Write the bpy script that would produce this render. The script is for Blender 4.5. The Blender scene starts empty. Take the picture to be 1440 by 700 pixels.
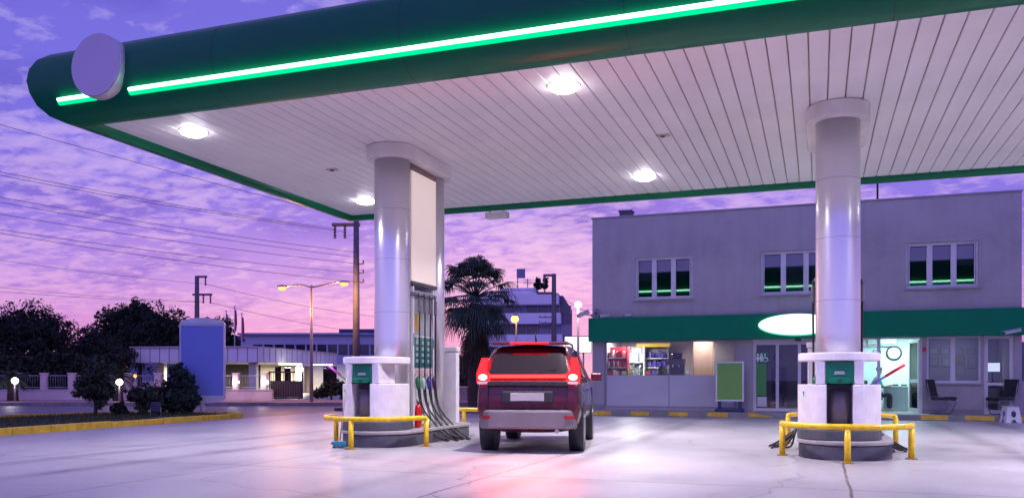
import bpy, bmesh, math, random
from mathutils import Vector, Matrix
rnd = random.Random(11)
PI = math.pi
SC = bpy.context.scene
COL = SC.collection
# ------------------------------------------------------------------ camera frame
TH = math.radians(19.8); FP = 1195.0; HY = 533.0; CH = 1.15
S, C_ = math.sin(TH), math.cos(TH)
def W(px, d, z=0.0):
    u = (px - 720) / FP * d
    return Vector((u * C_ - d * S, u * S + d * C_, z))
def WP(px, py, d): return W(px, d, CH + (HY - py) * d / FP)
def G(px, py, z=0.0):
    return W(px, (CH - z) * FP / (py - HY), z)
def fd(px, Y): return Y / ((px - 720) / FP * S + C_)
def fx(px, Y):
    t = (px - 720) / FP
    return fd(px, Y) * (t * C_ - S)
def fz(px, py, Y): return CH + (HY - py) * fd(px, Y) / FP
def lin(r, g, b):
    def f(v):
        v /= 255.0
        return v / 12.92 if v <= .04045 else ((v + .055) / 1.055) ** 2.4
    return (f(r), f(g), f(b))
# ------------------------------------------------------------------ materials
MATS = {}
def M(name, col, rough=.5, metal=0.0, var=.12, scale=2.0, bump=0.0, bscale=40.0, spec=.5, coat=0.0, emit=0.0, ecol=None, streak=False):
    if name in MATS: return MATS[name]
    m = bpy.data.materials.new(name); m.use_nodes = True
    nt = m.node_tree; bs = nt.nodes['Principled BSDF']
    bs.inputs['Roughness'].default_value = rough; bs.inputs['Metallic'].default_value = metal
    bs.inputs['Specular IOR Level'].default_value = spec
    bs.inputs['Coat Weight'].default_value = coat
    tc = nt.nodes.new('ShaderNodeTexCoord')
    mp = nt.nodes.new('ShaderNodeMapping')
    if streak: mp.inputs['Scale'].default_value = (1, 1, .15)
    nt.links.new(tc.outputs['Object'], mp.inputs[0])
    nz = nt.nodes.new('ShaderNodeTexNoise'); nz.inputs['Scale'].default_value = scale
    nz.inputs['Detail'].default_value = 7; nz.inputs['Roughness'].default_value = .62
    nt.links.new(mp.outputs[0], nz.inputs['Vector'])
    rp = nt.nodes.new('ShaderNodeValToRGB')
    rp.color_ramp.elements[0].position = .3; rp.color_ramp.elements[1].position = .7
    rp.color_ramp.elements[0].color = tuple(max(0, v * (1 - var)) for v in col) + (1,)
    rp.color_ramp.elements[1].color = tuple(min(1, v * (1 + var)) for v in col) + (1,)
    nt.links.new(nz.outputs['Fac'], rp.inputs[0]); nt.links.new(rp.outputs[0], bs.inputs['Base Color'])
    rr = nt.nodes.new('ShaderNodeMapRange')
    rr.inputs['To Min'].default_value = max(.02, rough - .08); rr.inputs['To Max'].default_value = min(1, rough + .08)
    nt.links.new(nz.outputs['Fac'], rr.inputs['Value']); nt.links.new(rr.outputs[0], bs.inputs['Roughness'])
    if bump > 0:
        n2 = nt.nodes.new('ShaderNodeTexNoise'); n2.inputs['Scale'].default_value = bscale; n2.inputs['Detail'].default_value = 5
        nt.links.new(tc.outputs['Object'], n2.inputs['Vector'])
        bp = nt.nodes.new('ShaderNodeBump'); bp.inputs['Strength'].default_value = bump; bp.inputs['Distance'].default_value = .02
        nt.links.new(n2.outputs['Fac'], bp.inputs['Height']); nt.links.new(bp.outputs[0], bs.inputs['Normal'])
    if emit > 0:
        bs.inputs['Emission Color'].default_value = tuple(ecol or col) + (1,)
        bs.inputs['Emission Strength'].default_value = emit
    MATS[name] = m
    return m
def GLASS(name, tint=(.8, .85, .85), refl=1.0, rough=.01, frost=0.0, fcol=(.4, .45, .5)):
    if name in MATS: return MATS[name]
    m = bpy.data.materials.new(name); m.use_nodes = True
    nt = m.node_tree; nt.nodes.clear()
    out = nt.nodes.new('ShaderNodeOutputMaterial')
    tr = nt.nodes.new('ShaderNodeBsdfTransparent'); tr.inputs[0].default_value = tint + (1,)
    gl = nt.nodes.new('ShaderNodeBsdfGlossy'); gl.inputs['Roughness'].default_value = rough
    fr = nt.nodes.new('ShaderNodeFresnel'); fr.inputs[0].default_value = 1.5
    mu = nt.nodes.new('ShaderNodeMath'); mu.operation = 'MULTIPLY'; mu.inputs[1].default_value = refl; mu.use_clamp = True
    nt.links.new(fr.outputs[0], mu.inputs[0])
    mx = nt.nodes.new('ShaderNodeMixShader')
    nt.links.new(mu.outputs[0], mx.inputs[0])
    src = tr
    if frost > 0:
        df = nt.nodes.new('ShaderNodeBsdfDiffuse')
        nz = nt.nodes.new('ShaderNodeTexNoise'); nz.inputs['Scale'].default_value = 1.3
        rp = nt.nodes.new('ShaderNodeValToRGB')
        rp.color_ramp.elements[0].color = tuple(v * .75 for v in fcol) + (1,); rp.color_ramp.elements[1].color = tuple(v * 1.2 for v in fcol) + (1,)
        nt.links.new(nz.outputs['Fac'], rp.inputs[0]); nt.links.new(rp.outputs[0], df.inputs[0])
        m2 = nt.nodes.new('ShaderNodeMixShader'); m2.inputs[0].default_value = frost
        nt.links.new(tr.outputs[0], m2.inputs[1]); nt.links.new(df.outputs[0], m2.inputs[2]); src = m2
    nt.links.new(src.outputs[0], mx.inputs[1]); nt.links.new(gl.outputs[0], mx.inputs[2])
    nt.links.new(mx.outputs[0], out.inputs[0])
    MATS[name] = m
    return m
def EM(name, col, strength):
    if name in MATS: return MATS[name]
    m = bpy.data.materials.new(name); m.use_nodes = True
    nt = m.node_tree; nt.nodes.clear()
    out = nt.nodes.new('ShaderNodeOutputMaterial'); e = nt.nodes.new('ShaderNodeEmission')
    e.inputs[0].default_value = tuple(col) + (1,); e.inputs[1].default_value = strength
    nt.links.new(e.outputs[0], out.inputs[0]); MATS[name] = m
    return m
# ------------------------------------------------------------------ mesh builder
WM = {}
def wmat(o): return WM.get(o.name, Matrix.Identity(4))
def catmull(pts, k=6):
    P = [Vector(p) for p in pts]; out = []
    Q = [P[0] * 2 - P[1]] + P + [P[-1] * 2 - P[-2]]
    for i in range(1, len(Q) - 2):
        a, b, c, d = Q[i - 1], Q[i], Q[i + 1], Q[i + 2]
        for j in range(k):
            t = j / k
            out.append(.5 * ((2 * b) + (c - a) * t + (2 * a - 5 * b + 4 * c - d) * t * t + (3 * b - a - 3 * c + d) * t ** 3))
    out.append(P[-1]); return out
def arc(cx, cy, r, a0, a1, n):
    return [(cx + r * math.cos(a0 + (a1 - a0) * i / n), cy + r * math.sin(a0 + (a1 - a0) * i / n)) for i in range(n + 1)]
def stadium(cx, y0, y1, r, n=16):
    return arc(cx, y0, r, PI, 2 * PI, n) + arc(cx, y1, r, 0, PI, n)
class MB:
    def __init__(s): s.v = []; s.f = []; s.s = []
    def add(s, vs, fs, smooth=False, mx=None):
        b = len(s.v)
        s.v += [(mx @ Vector(v)) if mx is not None else Vector(v) for v in vs]
        s.f += [tuple(b + i for i in f) for f in fs]; s.s += [smooth] * len(fs); return s
    def box(s, x0, x1, y0, y1, z0, z1, mx=None):
        vs = [(x, y, z) for z in (z0, z1) for y in (y0, y1) for x in (x0, x1)]
        return s.add(vs, [(0, 2, 3, 1), (4, 5, 7, 6), (0, 1, 5, 4), (2, 6, 7, 3), (0, 4, 6, 2), (1, 3, 7, 5)], mx=mx)
    def obox(s, cen, size, rz=0, rx=0, ry=0):
        mx = Matrix.Translation(cen) @ Matrix.Rotation(rz, 4, 'Z') @ Matrix.Rotation(ry, 4, 'Y') @ Matrix.Rotation(rx, 4, 'X')
        a, b, c = (v / 2 for v in size)
        return s.box(-a, a, -b, b, -c, c, mx)
    def tube(s, pts, r, n=8, cap=True):
        P = [Vector(p) for p in pts]; m = len(P)
        rs = [r] * m if not hasattr(r, '__len__') else list(r)
        vs = []; up = None
        for i, p in enumerate(P):
            t = (P[min(i + 1, m - 1)] - P[max(i - 1, 0)])
            if t.length < 1e-9: t = Vector((0, 0, 1))
            t.normalize()
            if up is None:
                up = Vector((0, 0, 1)) if abs(t.z) < .9 else Vector((1, 0, 0))
            a = up - t * up.dot(t)
            if a.length < 1e-5: a = Vector((1, 0, 0)) - t * t.x
            a.normalize(); up = a; b = t.cross(a)
            for k in range(n):
                an = 2 * PI * k / n
                vs.append(p + (a * math.cos(an) + b * math.sin(an)) * rs[i])
        fs = [(i * n + k, i * n + (k + 1) % n, (i + 1) * n + (k + 1) % n, (i + 1) * n + k) for i in range(m - 1) for k in range(n)]
        s.add(vs, fs, True)
        if cap:
            b = len(s.v) - len(vs)
            s.f.append(tuple(b + k for k in range(n - 1, -1, -1))); s.s.append(False)
            s.f.append(tuple(b + (m - 1) * n + k for k in range(n))); s.s.append(False)
        return s
    def cyl(s, p0, p1, r0, r1=None, n=16): return s.tube([p0, p1], [r0, r0 if r1 is None else r1], n)
    def prism(s, poly, z0, z1, mx=None, smooth=False):
        n = len(poly)
        vs = [(x, y, z0) for x, y in poly] + [(x, y, z1) for x, y in poly]
        b = len(s.v)
        s.add(vs, [(i, (i + 1) % n, n + (i + 1) % n, n + i) for i in range(n)], smooth, mx)
        s.f.append(tuple(b + i for i in range(n - 1, -1, -1))); s.f.append(tuple(b + n + i for i in range(n))); s.s += [False, False]
        return s
    def plate(s, poly, y0, y1):   # polygon in x,z extruded along y
        mx = Matrix(((1, 0, 0, 0), (0, 0, 1, 0), (0, 1, 0, 0), (0, 0, 0, 1)))
        return s.prism(poly, y0, y1, mx)
    def sphere(s, cen, r, n=12, m=8, sc=(1, 1, 1)):
        vs = []; fs = []
        for j in range(m + 1):
            p = PI * j / m
            for k in range(n):
                a = 2 * PI * k / n
                vs.append((cen[0] + r * sc[0] * math.sin(p) * math.cos(a), cen[1] + r * sc[1] * math.sin(p) * math.sin(a), cen[2] + r * sc[2] * math.cos(p)))
        for j in range(m):
            for k in range(n): fs.append((j * n + k, (j + 1) * n + k, (j + 1) * n + (k + 1) % n, j * n + (k + 1) % n))
        return s.add(vs, fs, True)
    def quad(s, a, b, c, d): return s.add([a, b, c, d], [(0, 1, 2, 3)])
    def wall(s, x0, x1, z0, z1, holes, y0, y1):   # wall in the xz plane with rectangular openings
        xs = sorted({x0, x1} | {h[0] for h in holes} | {h[1] for h in holes}); zs = sorted({z0, z1} | {h[2] for h in holes} | {h[3] for h in holes})
        xs = [x for x in xs if x0 <= x <= x1]; zs = [z for z in zs if z0 <= z <= z1]
        def full(i, j):
            if not (0 <= i < len(xs) - 1 and 0 <= j < len(zs) - 1): return False
            a, b = (xs[i] + xs[i + 1]) / 2, (zs[j] + zs[j + 1]) / 2
            return not any(h[0] < a < h[1] and h[2] < b < h[3] for h in holes)
        for i in range(len(xs) - 1):
            for j in range(len(zs) - 1):
                if not full(i, j): continue
                a, b, c, d = xs[i], xs[i + 1], zs[j], zs[j + 1]
                s.quad((a, y0, c), (b, y0, c), (b, y0, d), (a, y0, d)); s.quad((b, y1, c), (a, y1, c), (a, y1, d), (b, y1, d))
                if not full(i - 1, j): s.quad((a, y1, c), (a, y0, c), (a, y0, d), (a, y1, d))
                if not full(i + 1, j): s.quad((b, y0, c), (b, y1, c), (b, y1, d), (b, y0, d))
                if not full(i, j - 1): s.quad((a, y1, c), (b, y1, c), (b, y0, c), (a, y0, c))
                if not full(i, j + 1): s.quad((a, y0, d), (b, y0, d), (b, y1, d), (a, y1, d))
        return s
    def build(s, name, mat, parent=None, world=False, bevel=0.0, seg=2, loc=None):
        inv = None
        if parent is not None and world: inv = wmat(parent).inverted()
        vs = [inv @ v for v in s.v] if inv is not None else s.v
        if loc is not None: L = Vector(loc); vs = [v - L for v in vs]
        me = bpy.data.meshes.new(name); me.from_pydata([tuple(v) for v in vs], [], s.f)
        me.polygons.foreach_set('use_smooth', s.s)
        me.materials.append(mat); me.update()
        o = bpy.data.objects.new(name, me); COL.objects.link(o)
        if loc is not None: o.location = loc
        if parent is not None:
            o.parent = parent; WM[o.name] = wmat(parent)
        else: WM[o.name] = Matrix.Translation(loc) if loc is not None else Matrix.Identity(4)
        if bevel > 0:
            b = o.modifiers.new('bevel', 'BEVEL'); b.width = bevel; b.segments = seg; b.limit_method = 'ANGLE'; b.angle_limit = math.radians(40)
        return o
def tag(o, label=None, cat=None, group=None, kind=None):
    if label: o['label'] = label
    if cat: o['category'] = cat
    if group: o['group'] = group
    if kind: o['kind'] = kind
    return o
def thing(name, label, cat, loc=(0, 0, 0), rz=0.0, group=None):
    o = bpy.data.objects.new(name, None); COL.objects.link(o)
    o.empty_display_size = .2; o.location = loc; o.rotation_euler = (0, 0, rz)
    WM[o.name] = Matrix.Translation(Vector(loc)) @ Matrix.Rotation(rz, 4, 'Z')
    return tag(o, label, cat, group)
def solo(mb, name, mat, label, cat, loc, group=None, bevel=0.0):
    return tag(mb.build(name, mat, loc=loc, bevel=bevel), label, cat, group)
def struct(mb, name, mat, bevel=0.0): return tag(mb.build(name, mat, bevel=bevel), kind='structure')
def dup(root, loc, rz=0.0, label=None, group=None):
    def cp(o, parent):
        c = o.copy(); COL.objects.link(c); c.parent = parent
        for ch in [x for x in SC.objects if x.parent == o]: cp(ch, c)
        return c
    r = cp(root, None); r.location = loc; r.rotation_euler = (0, 0, rz)
    if label: r['label'] = label
    if group: r['group'] = group
    return r
def lamp(name, kind, loc, power, col=(1, 1, 1), size=.3, rot=(0, 0, 0), parent=None, shape='DISK', spread=PI):
    L = bpy.data.lights.new(name, kind); L.energy = power; L.color = col
    if kind == 'AREA': L.shape = shape; L.size = size; L.spread = spread
    elif kind in ('POINT', 'SPOT'): L.shadow_soft_size = size
    o = bpy.data.objects.new(name, L); COL.objects.link(o); o.location = loc; o.rotation_euler = rot
    return o
LAMP_W = 340
# ------------------------------------------------------------------ camera, world, sun
cam = bpy.data.cameras.new('camera'); co = bpy.data.objects.new('camera', cam); COL.objects.link(co)
co.location = (0, 0, CH); co.rotation_euler = (PI / 2, 0, TH)
cam.sensor_width = 36; cam.lens = 36 * FP / 1440; cam.shift_y = (HY - 350) / 1440; cam.clip_end = 5000; cam.clip_start = .05
SC.camera = co
SC.view_settings.view_transform = 'Standard'; SC.view_settings.look = 'None'; SC.view_settings.exposure = 0; SC.view_settings.gamma = 1
SC.render.engine = 'CYCLES'
cy = SC.cycles; cy.use_denoising = True; cy.max_bounces = 8; cy.diffuse_bounces = 4; cy.glossy_bounces = 4; cy.transparent_max_bounces = 16
cy.sample_clamp_indirect = 6; cy.caustics_reflective = False; cy.caustics_refractive = False
w = bpy.data.worlds.new('World'); SC.world = w; w.use_nodes = True
nt = w.node_tree; nt.nodes.clear(); N = nt.nodes.new; L = nt.links.new
def math_(op, a, b=None, clamp=False):
    n = N('ShaderNodeMath'); n.operation = op; n.use_clamp = clamp
    for i, v in enumerate((a, b)):
        if v is None: continue
        if isinstance(v, (int, float)): n.inputs[i].default_value = v
        else: L(v, n.inputs[i])
    return n.outputs[0]
def ramp_(fac, stops):
    n = N('ShaderNodeValToRGB'); cr = n.color_ramp
    while len(cr.elements) < len(stops): cr.elements.new(.5)
    for e, (p, col) in zip(cr.elements, stops): e.position = p; e.color = tuple(col) + (1,)
    if fac is not None: L(fac, n.inputs[0])
    return n.outputs[0]
def mixc(fac, a, b):
    n = N('ShaderNodeMix'); n.data_type = 'RGBA'
    for i, v in ((0, fac), (6, a), (7, b)):
        if isinstance(v, (int, float)): n.inputs[i].default_value = v
        elif isinstance(v, tuple): n.inputs[i].default_value = v + (1,)
        else: L(v, n.inputs[i])
    return n.outputs[2]
tc = N('ShaderNodeTexCoord'); sep = N('ShaderNodeSeparateXYZ'); L(tc.outputs['Generated'], sep.inputs[0])
X, Y, Z = sep.outputs
zc = math_('MAXIMUM', Z, 0.0)
g0 = W(700, 1.0); ga = g0.xy.normalized()
glow = math_('ADD', math_('MULTIPLY', X, ga.x), math_('MULTIPLY', Y, ga.y))     # 1 towards the place where the sun went down
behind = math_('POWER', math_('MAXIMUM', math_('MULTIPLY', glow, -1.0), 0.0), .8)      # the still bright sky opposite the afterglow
glow = math_('POWER', math_('MAXIMUM', glow, 0.0), 5.0)
warm = ramp_(zc, [(0, lin(255, 180, 212)), (.05, lin(252, 174, 224)), (.11, lin(220, 164, 236)), (.18, lin(164, 130, 234)), (.28, lin(134, 122, 236)), (.55, lin(112, 106, 216)), (1, lin(96, 92, 190))])
cool = ramp_(zc, [(0, lin(190, 108, 196)), (.05, lin(164, 104, 208)), (.11, lin(130, 106, 222)), (.20, lin(114, 104, 228)), (.36, lin(108, 100, 220)), (.6, lin(102, 98, 204)), (1, lin(92, 88, 184))])
base = mixc(glow, cool, warm)
den = math_('ADD', zc, .13)
cb = N('ShaderNodeCombineXYZ'); L(math_('DIVIDE', X, den), cb.inputs[0]); L(math_('DIVIDE', Y, den), cb.inputs[1])
def noise_(scale, det, rough, off=(0, 0, 0), dist=0.0, sc=(1, 1, 1), rot=0):
    mp = N('ShaderNodeMapping'); mp.inputs['Location'].default_value = off; mp.inputs['Scale'].default_value = sc; mp.inputs['Rotation'].default_value = (0, 0, rot)
    L(cb.outputs[0], mp.inputs[0])
    n = N('ShaderNodeTexNoise'); n.inputs['Scale'].default_value = scale; n.inputs['Detail'].default_value = det; n.inputs['Roughness'].default_value = rough; n.inputs['Distortion'].default_value = dist
    L(mp.outputs[0], n.inputs['Vector']); return n.outputs['Fac']
fleck = noise_(10.5, 9, .58, (3.1, 1.7, 0), .25, (1, 1.25, 1), .5)
patch = noise_(.95, 5, .55, (7, 2, 0), .2)
m1 = ramp_(math_('ADD', fleck, math_('MULTIPLY', math_('SUBTRACT', patch, .5), 1.15)), [(0, (0, 0, 0)), (.45, (0, 0, 0)), (.58, (.6,) * 3), (.74, (1, 1, 1))])
lightc = mixc(glow, ramp_(zc, [(0, lin(216, 120, 200)), (.12, lin(208, 156, 236)), (.3, lin(178, 166, 246)), (.6, lin(160, 150, 235))]),
              ramp_(zc, [(0, lin(255, 180, 225)), (.12, lin(255, 204, 238)), (.26, lin(216, 190, 248)), (.6, lin(186, 174, 245))]))
dk = noise_(1.5, 9, .62, (1, 9, 0), .4, (1, 1.3, 1), .3)
m2 = ramp_(dk, [(0, (0, 0, 0)), (.5, (0, 0, 0)), (.68, (1, 1, 1))])
darkc = ramp_(zc, [(0, lin(196, 110, 206)), (.12, lin(142, 104, 212)), (.3, lin(92, 82, 192)), (.6, lin(84, 78, 176))])
c1 = mixc(math_('MULTIPLY', m2, .75), base, darkc)
c2 = mixc(math_('MULTIPLY', m1, .72), c1, lightc)
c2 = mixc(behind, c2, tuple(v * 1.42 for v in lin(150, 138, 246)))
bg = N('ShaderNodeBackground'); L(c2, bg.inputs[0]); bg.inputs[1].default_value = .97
SUN_EL, SUN_AZ = math.radians(1.0), math.atan2(ga.x, ga.y)
sky = N('ShaderNodeTexSky'); sky.sky_type = 'NISHITA'; sky.sun_disc = False; sky.sun_elevation = SUN_EL; sky.sun_rotation = SUN_AZ
b2 = N('ShaderNodeBackground'); L(sky.outputs[0], b2.inputs[0]); b2.inputs[1].default_value = .012
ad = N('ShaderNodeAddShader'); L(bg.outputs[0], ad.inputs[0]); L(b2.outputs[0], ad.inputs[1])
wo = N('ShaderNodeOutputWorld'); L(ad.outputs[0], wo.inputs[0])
sl = bpy.data.lights.new('sun', 'SUN'); sl.energy = .08; sl.angle = math.radians(10); sl.color = (1, .62, .75)
so = bpy.data.objects.new('sun', sl); COL.objects.link(so); so.rotation_euler = (PI / 2 - math.radians(3), 0, PI - SUN_AZ)
# ------------------------------------------------------------------ ground materials
def ground_mat(name, col, rough, joints):
    m = bpy.data.materials.new(name); m.use_nodes = True; nt = m.node_tree; N = nt.nodes.new; L = nt.links.new
    bs = nt.nodes['Principled BSDF']; geo = N('ShaderNodeNewGeometry')
    def nz(scale, det=8, rg=.6, sc=(1, 1, 1)):
        mp = N('ShaderNodeMapping'); mp.inputs['Scale'].default_value = sc; L(geo.outputs['Position'], mp.inputs[0])
        n = N('ShaderNodeTexNoise'); n.inputs['Scale'].default_value = scale; n.inputs['Detail'].default_value = det; n.inputs['Roughness'].default_value = rg
        L(mp.outputs[0], n.inputs['Vector']); return n.outputs['Fac']
    def rmp(f, st):
        n = N('ShaderNodeValToRGB'); cr = n.color_ramp
        while len(cr.elements) < len(st): cr.elements.new(.5)
        for e, (p, v) in zip(cr.elements, st): e.position = p; e.color = (v, v, v, 1) if not hasattr(v, '__len__') else tuple(v) + (1,)
        L(f, n.inputs[0]); return n.outputs[0]
    def mth(op, a, b=None, clamp=False):
        n = N('ShaderNodeMath'); n.operation = op; n.use_clamp = clamp
        for i, v in enumerate((a, b)):
            if v is None: continue
            if isinstance(v, (int, float)): n.inputs[i].default_value = v
            else: L(v, n.inputs[i])
        return n.outputs[0]
    def mul(a, b):
        n = N('ShaderNodeMix'); n.data_type = 'RGBA'; n.blend_type = 'MULTIPLY'; n.inputs[0].default_value = 1
        L(a, n.inputs[6]); L(b, n.inputs[7]); return n.outputs[2]
    big = nz(.45, 6); fine = nz(9, 8, .7); grain = nz(90, 3); stain = nz(1.4, 9, .68, (1, .6, 1))
    c = rmp(big, [(.3, tuple(v * .86 for v in col)), (.7, tuple(v * 1.12 for v in col))])
    c = mul(c, rmp(fine, [(.25, .86), (.75, 1.08)]))
    c = mul(c, rmp(stain, [(.26, .60), (.38, .93), (.5, 1.0)]))
    if joints:
        sep = N('ShaderNodeSeparateXYZ'); L(geo.outputs['Position'], sep.inputs[0])
        wob = mth('MULTIPLY', mth('SUBTRACT', nz(.9, 5), .5), .12)
        wob2 = mth('MULTIPLY', mth('SUBTRACT', nz(6, 4), .5), .02)
        wv = mth('ADD', wob, wob2)
        lines = None
        for axis, vals in ((0, (.32, -3.65, -7.2, -11.0, 4.2, 8.0)), (1, (9.45, 15.2, 3.8, 21.0))):
            p = mth('ADD', sep.outputs[axis], wv)
            for v in vals:
                dd = mth('ABSOLUTE', mth('SUBTRACT', p, v))
                lines = dd if lines is None else mth('MINIMUM', lines, dd)
        lm = N('ShaderNodeMapRange'); lm.inputs['From Min'].default_value = .006; lm.inputs['From Max'].default_value = .022; lm.inputs['To Min'].default_value = .16; lm.inputs['To Max'].default_value = 1
        L(lines, lm.inputs['Value'])
        brk = rmp(nz(1.1, 3), [(.38, 1.0), (.52, 0.0)])
        lv = mth('MAXIMUM', lm.outputs[0], mth('MULTIPLY', brk, .75))
        c = mul(c, lv)
        # hairline cracks
        vo = N('ShaderNodeTexVoronoi'); vo.feature = 'DISTANCE_TO_EDGE'; vo.inputs['Scale'].default_value = .22
        ds = N('ShaderNodeVectorMath'); ds.operation = 'ADD'; n3 = N('ShaderNodeTexNoise'); n3.inputs['Scale'].default_value = .8; n3.inputs['Detail'].default_value = 6
        L(geo.outputs['Position'], n3.inputs['Vector']); L(geo.outputs['Position'], ds.inputs[0]); L(n3.outputs['Color'], ds.inputs[1]); L(ds.outputs[0], vo.inputs['Vector'])
        cm = rmp(vo.outputs['Distance'], [(0, .45), (.004, 1.0)])
        c = mul(c, mth('MAXIMUM', cm, mth('MULTIPLY', rmp(nz(.5, 3), [(.4, 1.0), (.55, 0.0)]), .95)))
        # oil drips
        vd = N('ShaderNodeTexVoronoi'); vd.inputs['Scale'].default_value = 1.6; L(ds.outputs[0], vd.inputs['Vector'])
        dr_ = rmp(vd.outputs['Distance'], [(.03, .38), (.11, 1.0)])
        c = mul(c, mth('MAXIMUM', dr_, rmp(nz(.6, 3), [(.56, 1.0), (.68, 0.0)])))
        c = mul(c, rmp(nz(160, 2, .8), [(.3, .86), (.7, 1.06)]))
        # tyre-darkened lanes where cars stop beside the pumps
        for cx in (-3.9, 3.6, -9.6):
            dd = mth('ABSOLUTE', mth('SUBTRACT', mth('ABSOLUTE', mth('SUBTRACT', sep.outputs[0], cx)), .75))
            t = N('ShaderNodeMapRange'); t.interpolation_type = 'SMOOTHSTEP'; t.inputs['From Max'].default_value = .35; t.inputs['To Min'].default_value = 1.0; t.inputs['To Max'].default_value = 0
            L(dd, t.inputs['Value'])
            c = mul(c, mth('SUBTRACT', 1.0, mth('MULTIPLY', t.outputs[0], mth('MULTIPLY', rmp(stain, [(.3, 1.0), (.7, .2)]), .5))))
    L(c, bs.inputs['Base Color'])
    L(rmp(mth('ADD', mth('MULTIPLY', big, .6), mth('MULTIPLY', stain, .4)), [(.3, max(.05, rough - .12)), (.7, rough + .12)]), bs.inputs['Roughness'])
    bp = N('ShaderNodeBump'); bp.inputs['Strength'].default_value = .25; bp.inputs['Distance'].default_value = .004
    L(mth('ADD', grain, mth('MULTIPLY', fine, 2.0)), bp.inputs['Height']); L(bp.outputs[0], bs.inputs['Normal'])
    MATS[name] = m; return m
asphalt = ground_mat('asphalt', (.075, .072, .075), .42, False)
concrete = ground_mat('forecourt_concrete', (.385, .365, .395), .41, True)
paving = M('pavement_concrete', (.26, .24, .25), .7, bump=.3, var=.2)
brick_pave = M('pavement_brick', (.30, .19, .16), .7, bump=.4, var=.3, scale=8)
grey_kerb = M('kerb_grey', (.2, .2, .22), .6, var=.3, bump=.3)
yellow_kerb = M('kerb_yellow', (.62, .40, .03), .55, var=.28, scale=5, bump=.3)
g = MB(); g.quad((-900, -600, 0), (900, -600, 0), (900, 900, 0), (-900, 900, 0)); struct(g, 'ground', asphalt)
g = MB(); g.prism([(-15.5, -8), (16, -8), (16, 26.2), (-16.1, 26.2), (-15.9, 22)], -.05, .006); struct(g, 'forecourt', concrete)
# hills on the horizon
hm = M('hill_scrub', (.10, .10, .16), .95, var=.3, scale=.01)
g = MB(); prof = []
for i in range(61):
    px = -300 + i * 30
    h = 9 + 5 * math.sin(i * .45) + 4 * math.sin(i * 1.1 + 1) + (14 * math.exp(-((px - 330) / 70.0) ** 2))
    prof.append((px, h))
for dd, k in ((640, 0.0), (760, 1.0), (900, 0.0)):
    for px, h in prof: g.v.append(W(px, dd, h * 2.1 * k - .5))
n = len(prof)
for r in range(2):
    for i in range(n - 1): g.f.append((r * n + i, r * n + i + 1, (r + 1) * n + i + 1, (r + 1) * n + i)); g.s.append(True)
struct(g, 'hills', hm)
# ------------------------------------------------------------------ canopy
ZS = 5.35; KS = 1.037
CX0, CX1, CY0, CY1 = -10.72 * KS, 13.7, 10.25 * KS, 18.45 * KS
CXB = -10.86 * KS                              # rear left corner
green = M('fascia_green', (.002, .145, .066), .34, var=.06, scale=1.0, spec=.22)
white_slat = M('soffit_white', (.88, .86, .86), .5, var=.05, scale=.8)
groove = M('soffit_gap', (.58, .46, .41), .9)
canopy = thing('station_canopy', 'wide green fuel station canopy with white slatted underside and a glowing green strip', 'canopy', (CX0, CY0, ZS))
prof = [(0, ZS + .02), (0.0, ZS - .10), (.05, ZS - .125), (.22, ZS - .10), (.38, ZS - .02), (.5, ZS + .12), (.57, ZS + .30), (.6, ZS + .48), (.575, ZS + .66), (.5, ZS + .82), (.37, ZS + .93), (.2, ZS + .98), (-.5, ZS + 1.0)]
prof = [(o * KS, ZS + (z - ZS) * KS) for o, z in prof]
def corners(o): return [(CX0 - o, CY0 - o), (CX1 + o, CY0 - o), (CX1 + o, CY1 + o), (CXB - o, CY1 + o)]
for i in range(4):
    g = MB()
    for o, z in prof:
        c = corners(o)
        a, b = Vector(c[i]), Vector(c[(i + 1) % 4])
        K = 24
        for k in range(K + 1):
            p = a.lerp(b, k / K); g.v.append(Vector((p.x, p.y, z)))
    for r in range(len(prof) - 1):
        for k in range(K): g.f.append((r * (K + 1) + k, (r + 1) * (K + 1) + k, (r + 1) * (K + 1) + k + 1, r * (K + 1) + k + 1)); g.s.append(True)
    g.build('fascia', green, canopy, world=True)
# fascia sheet joints
fj = M('fascia_joint', (.002, .06, .04), .6)
for x in (-8.2, -5.2, -2.2, .8, 3.8):
    g = MB()
    for (o0, z0), (o1, z1) in zip(prof[2:-1], prof[3:-1]):
        e = .0025
        g.quad((x, CY0 - o0 - e, z0), (x + .012, CY0 - o0 - e, z0), (x + .012, CY0 - o1 - e, z1), (x, CY0 - o1 - e, z1))
    g.build('panel_joint', fj, canopy, world=True)
g = MB(); g.box(CXB - .05, CX1, CY0 - .05, CY1 + .05, ZS + .06, ZS + .10); g.build('ceiling_backing', groove, canopy, world=True)
g = MB(); g.box(CXB - .3, CX1 + .3, CY0 - .3, CY1 + .3, ZS + .90, ZS + .96); g.build('roof', M('roof_felt', (.1, .1, .1), .9), canopy, world=True)
sw = .25; x = CX0 + .01
g = MB()
while x < CX1 - .02:
    x1 = min(x + sw - .016, CX1)
    y1 = CY1 - .004
    prf = [(x, ZS + .03), (x, ZS + .008), (x + .008, ZS), (x1 - .008, ZS), (x1, ZS + .008), (x1, ZS + .03)]
    sk = lambda px_: px_ + (CXB - CX0) * max(0, 1 - (px_ - CX0) / 4.0)
    vs = [(a, CY0 + .004, z) for a, z in prf] + [(sk(a), y1, z) for a, z in prf]
    g.add(vs, [(i, i + 1, 7 + i, 6 + i) for i in range(5)])
    x += sw
g.build('soffit', white_slat, canopy, world=True)
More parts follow.
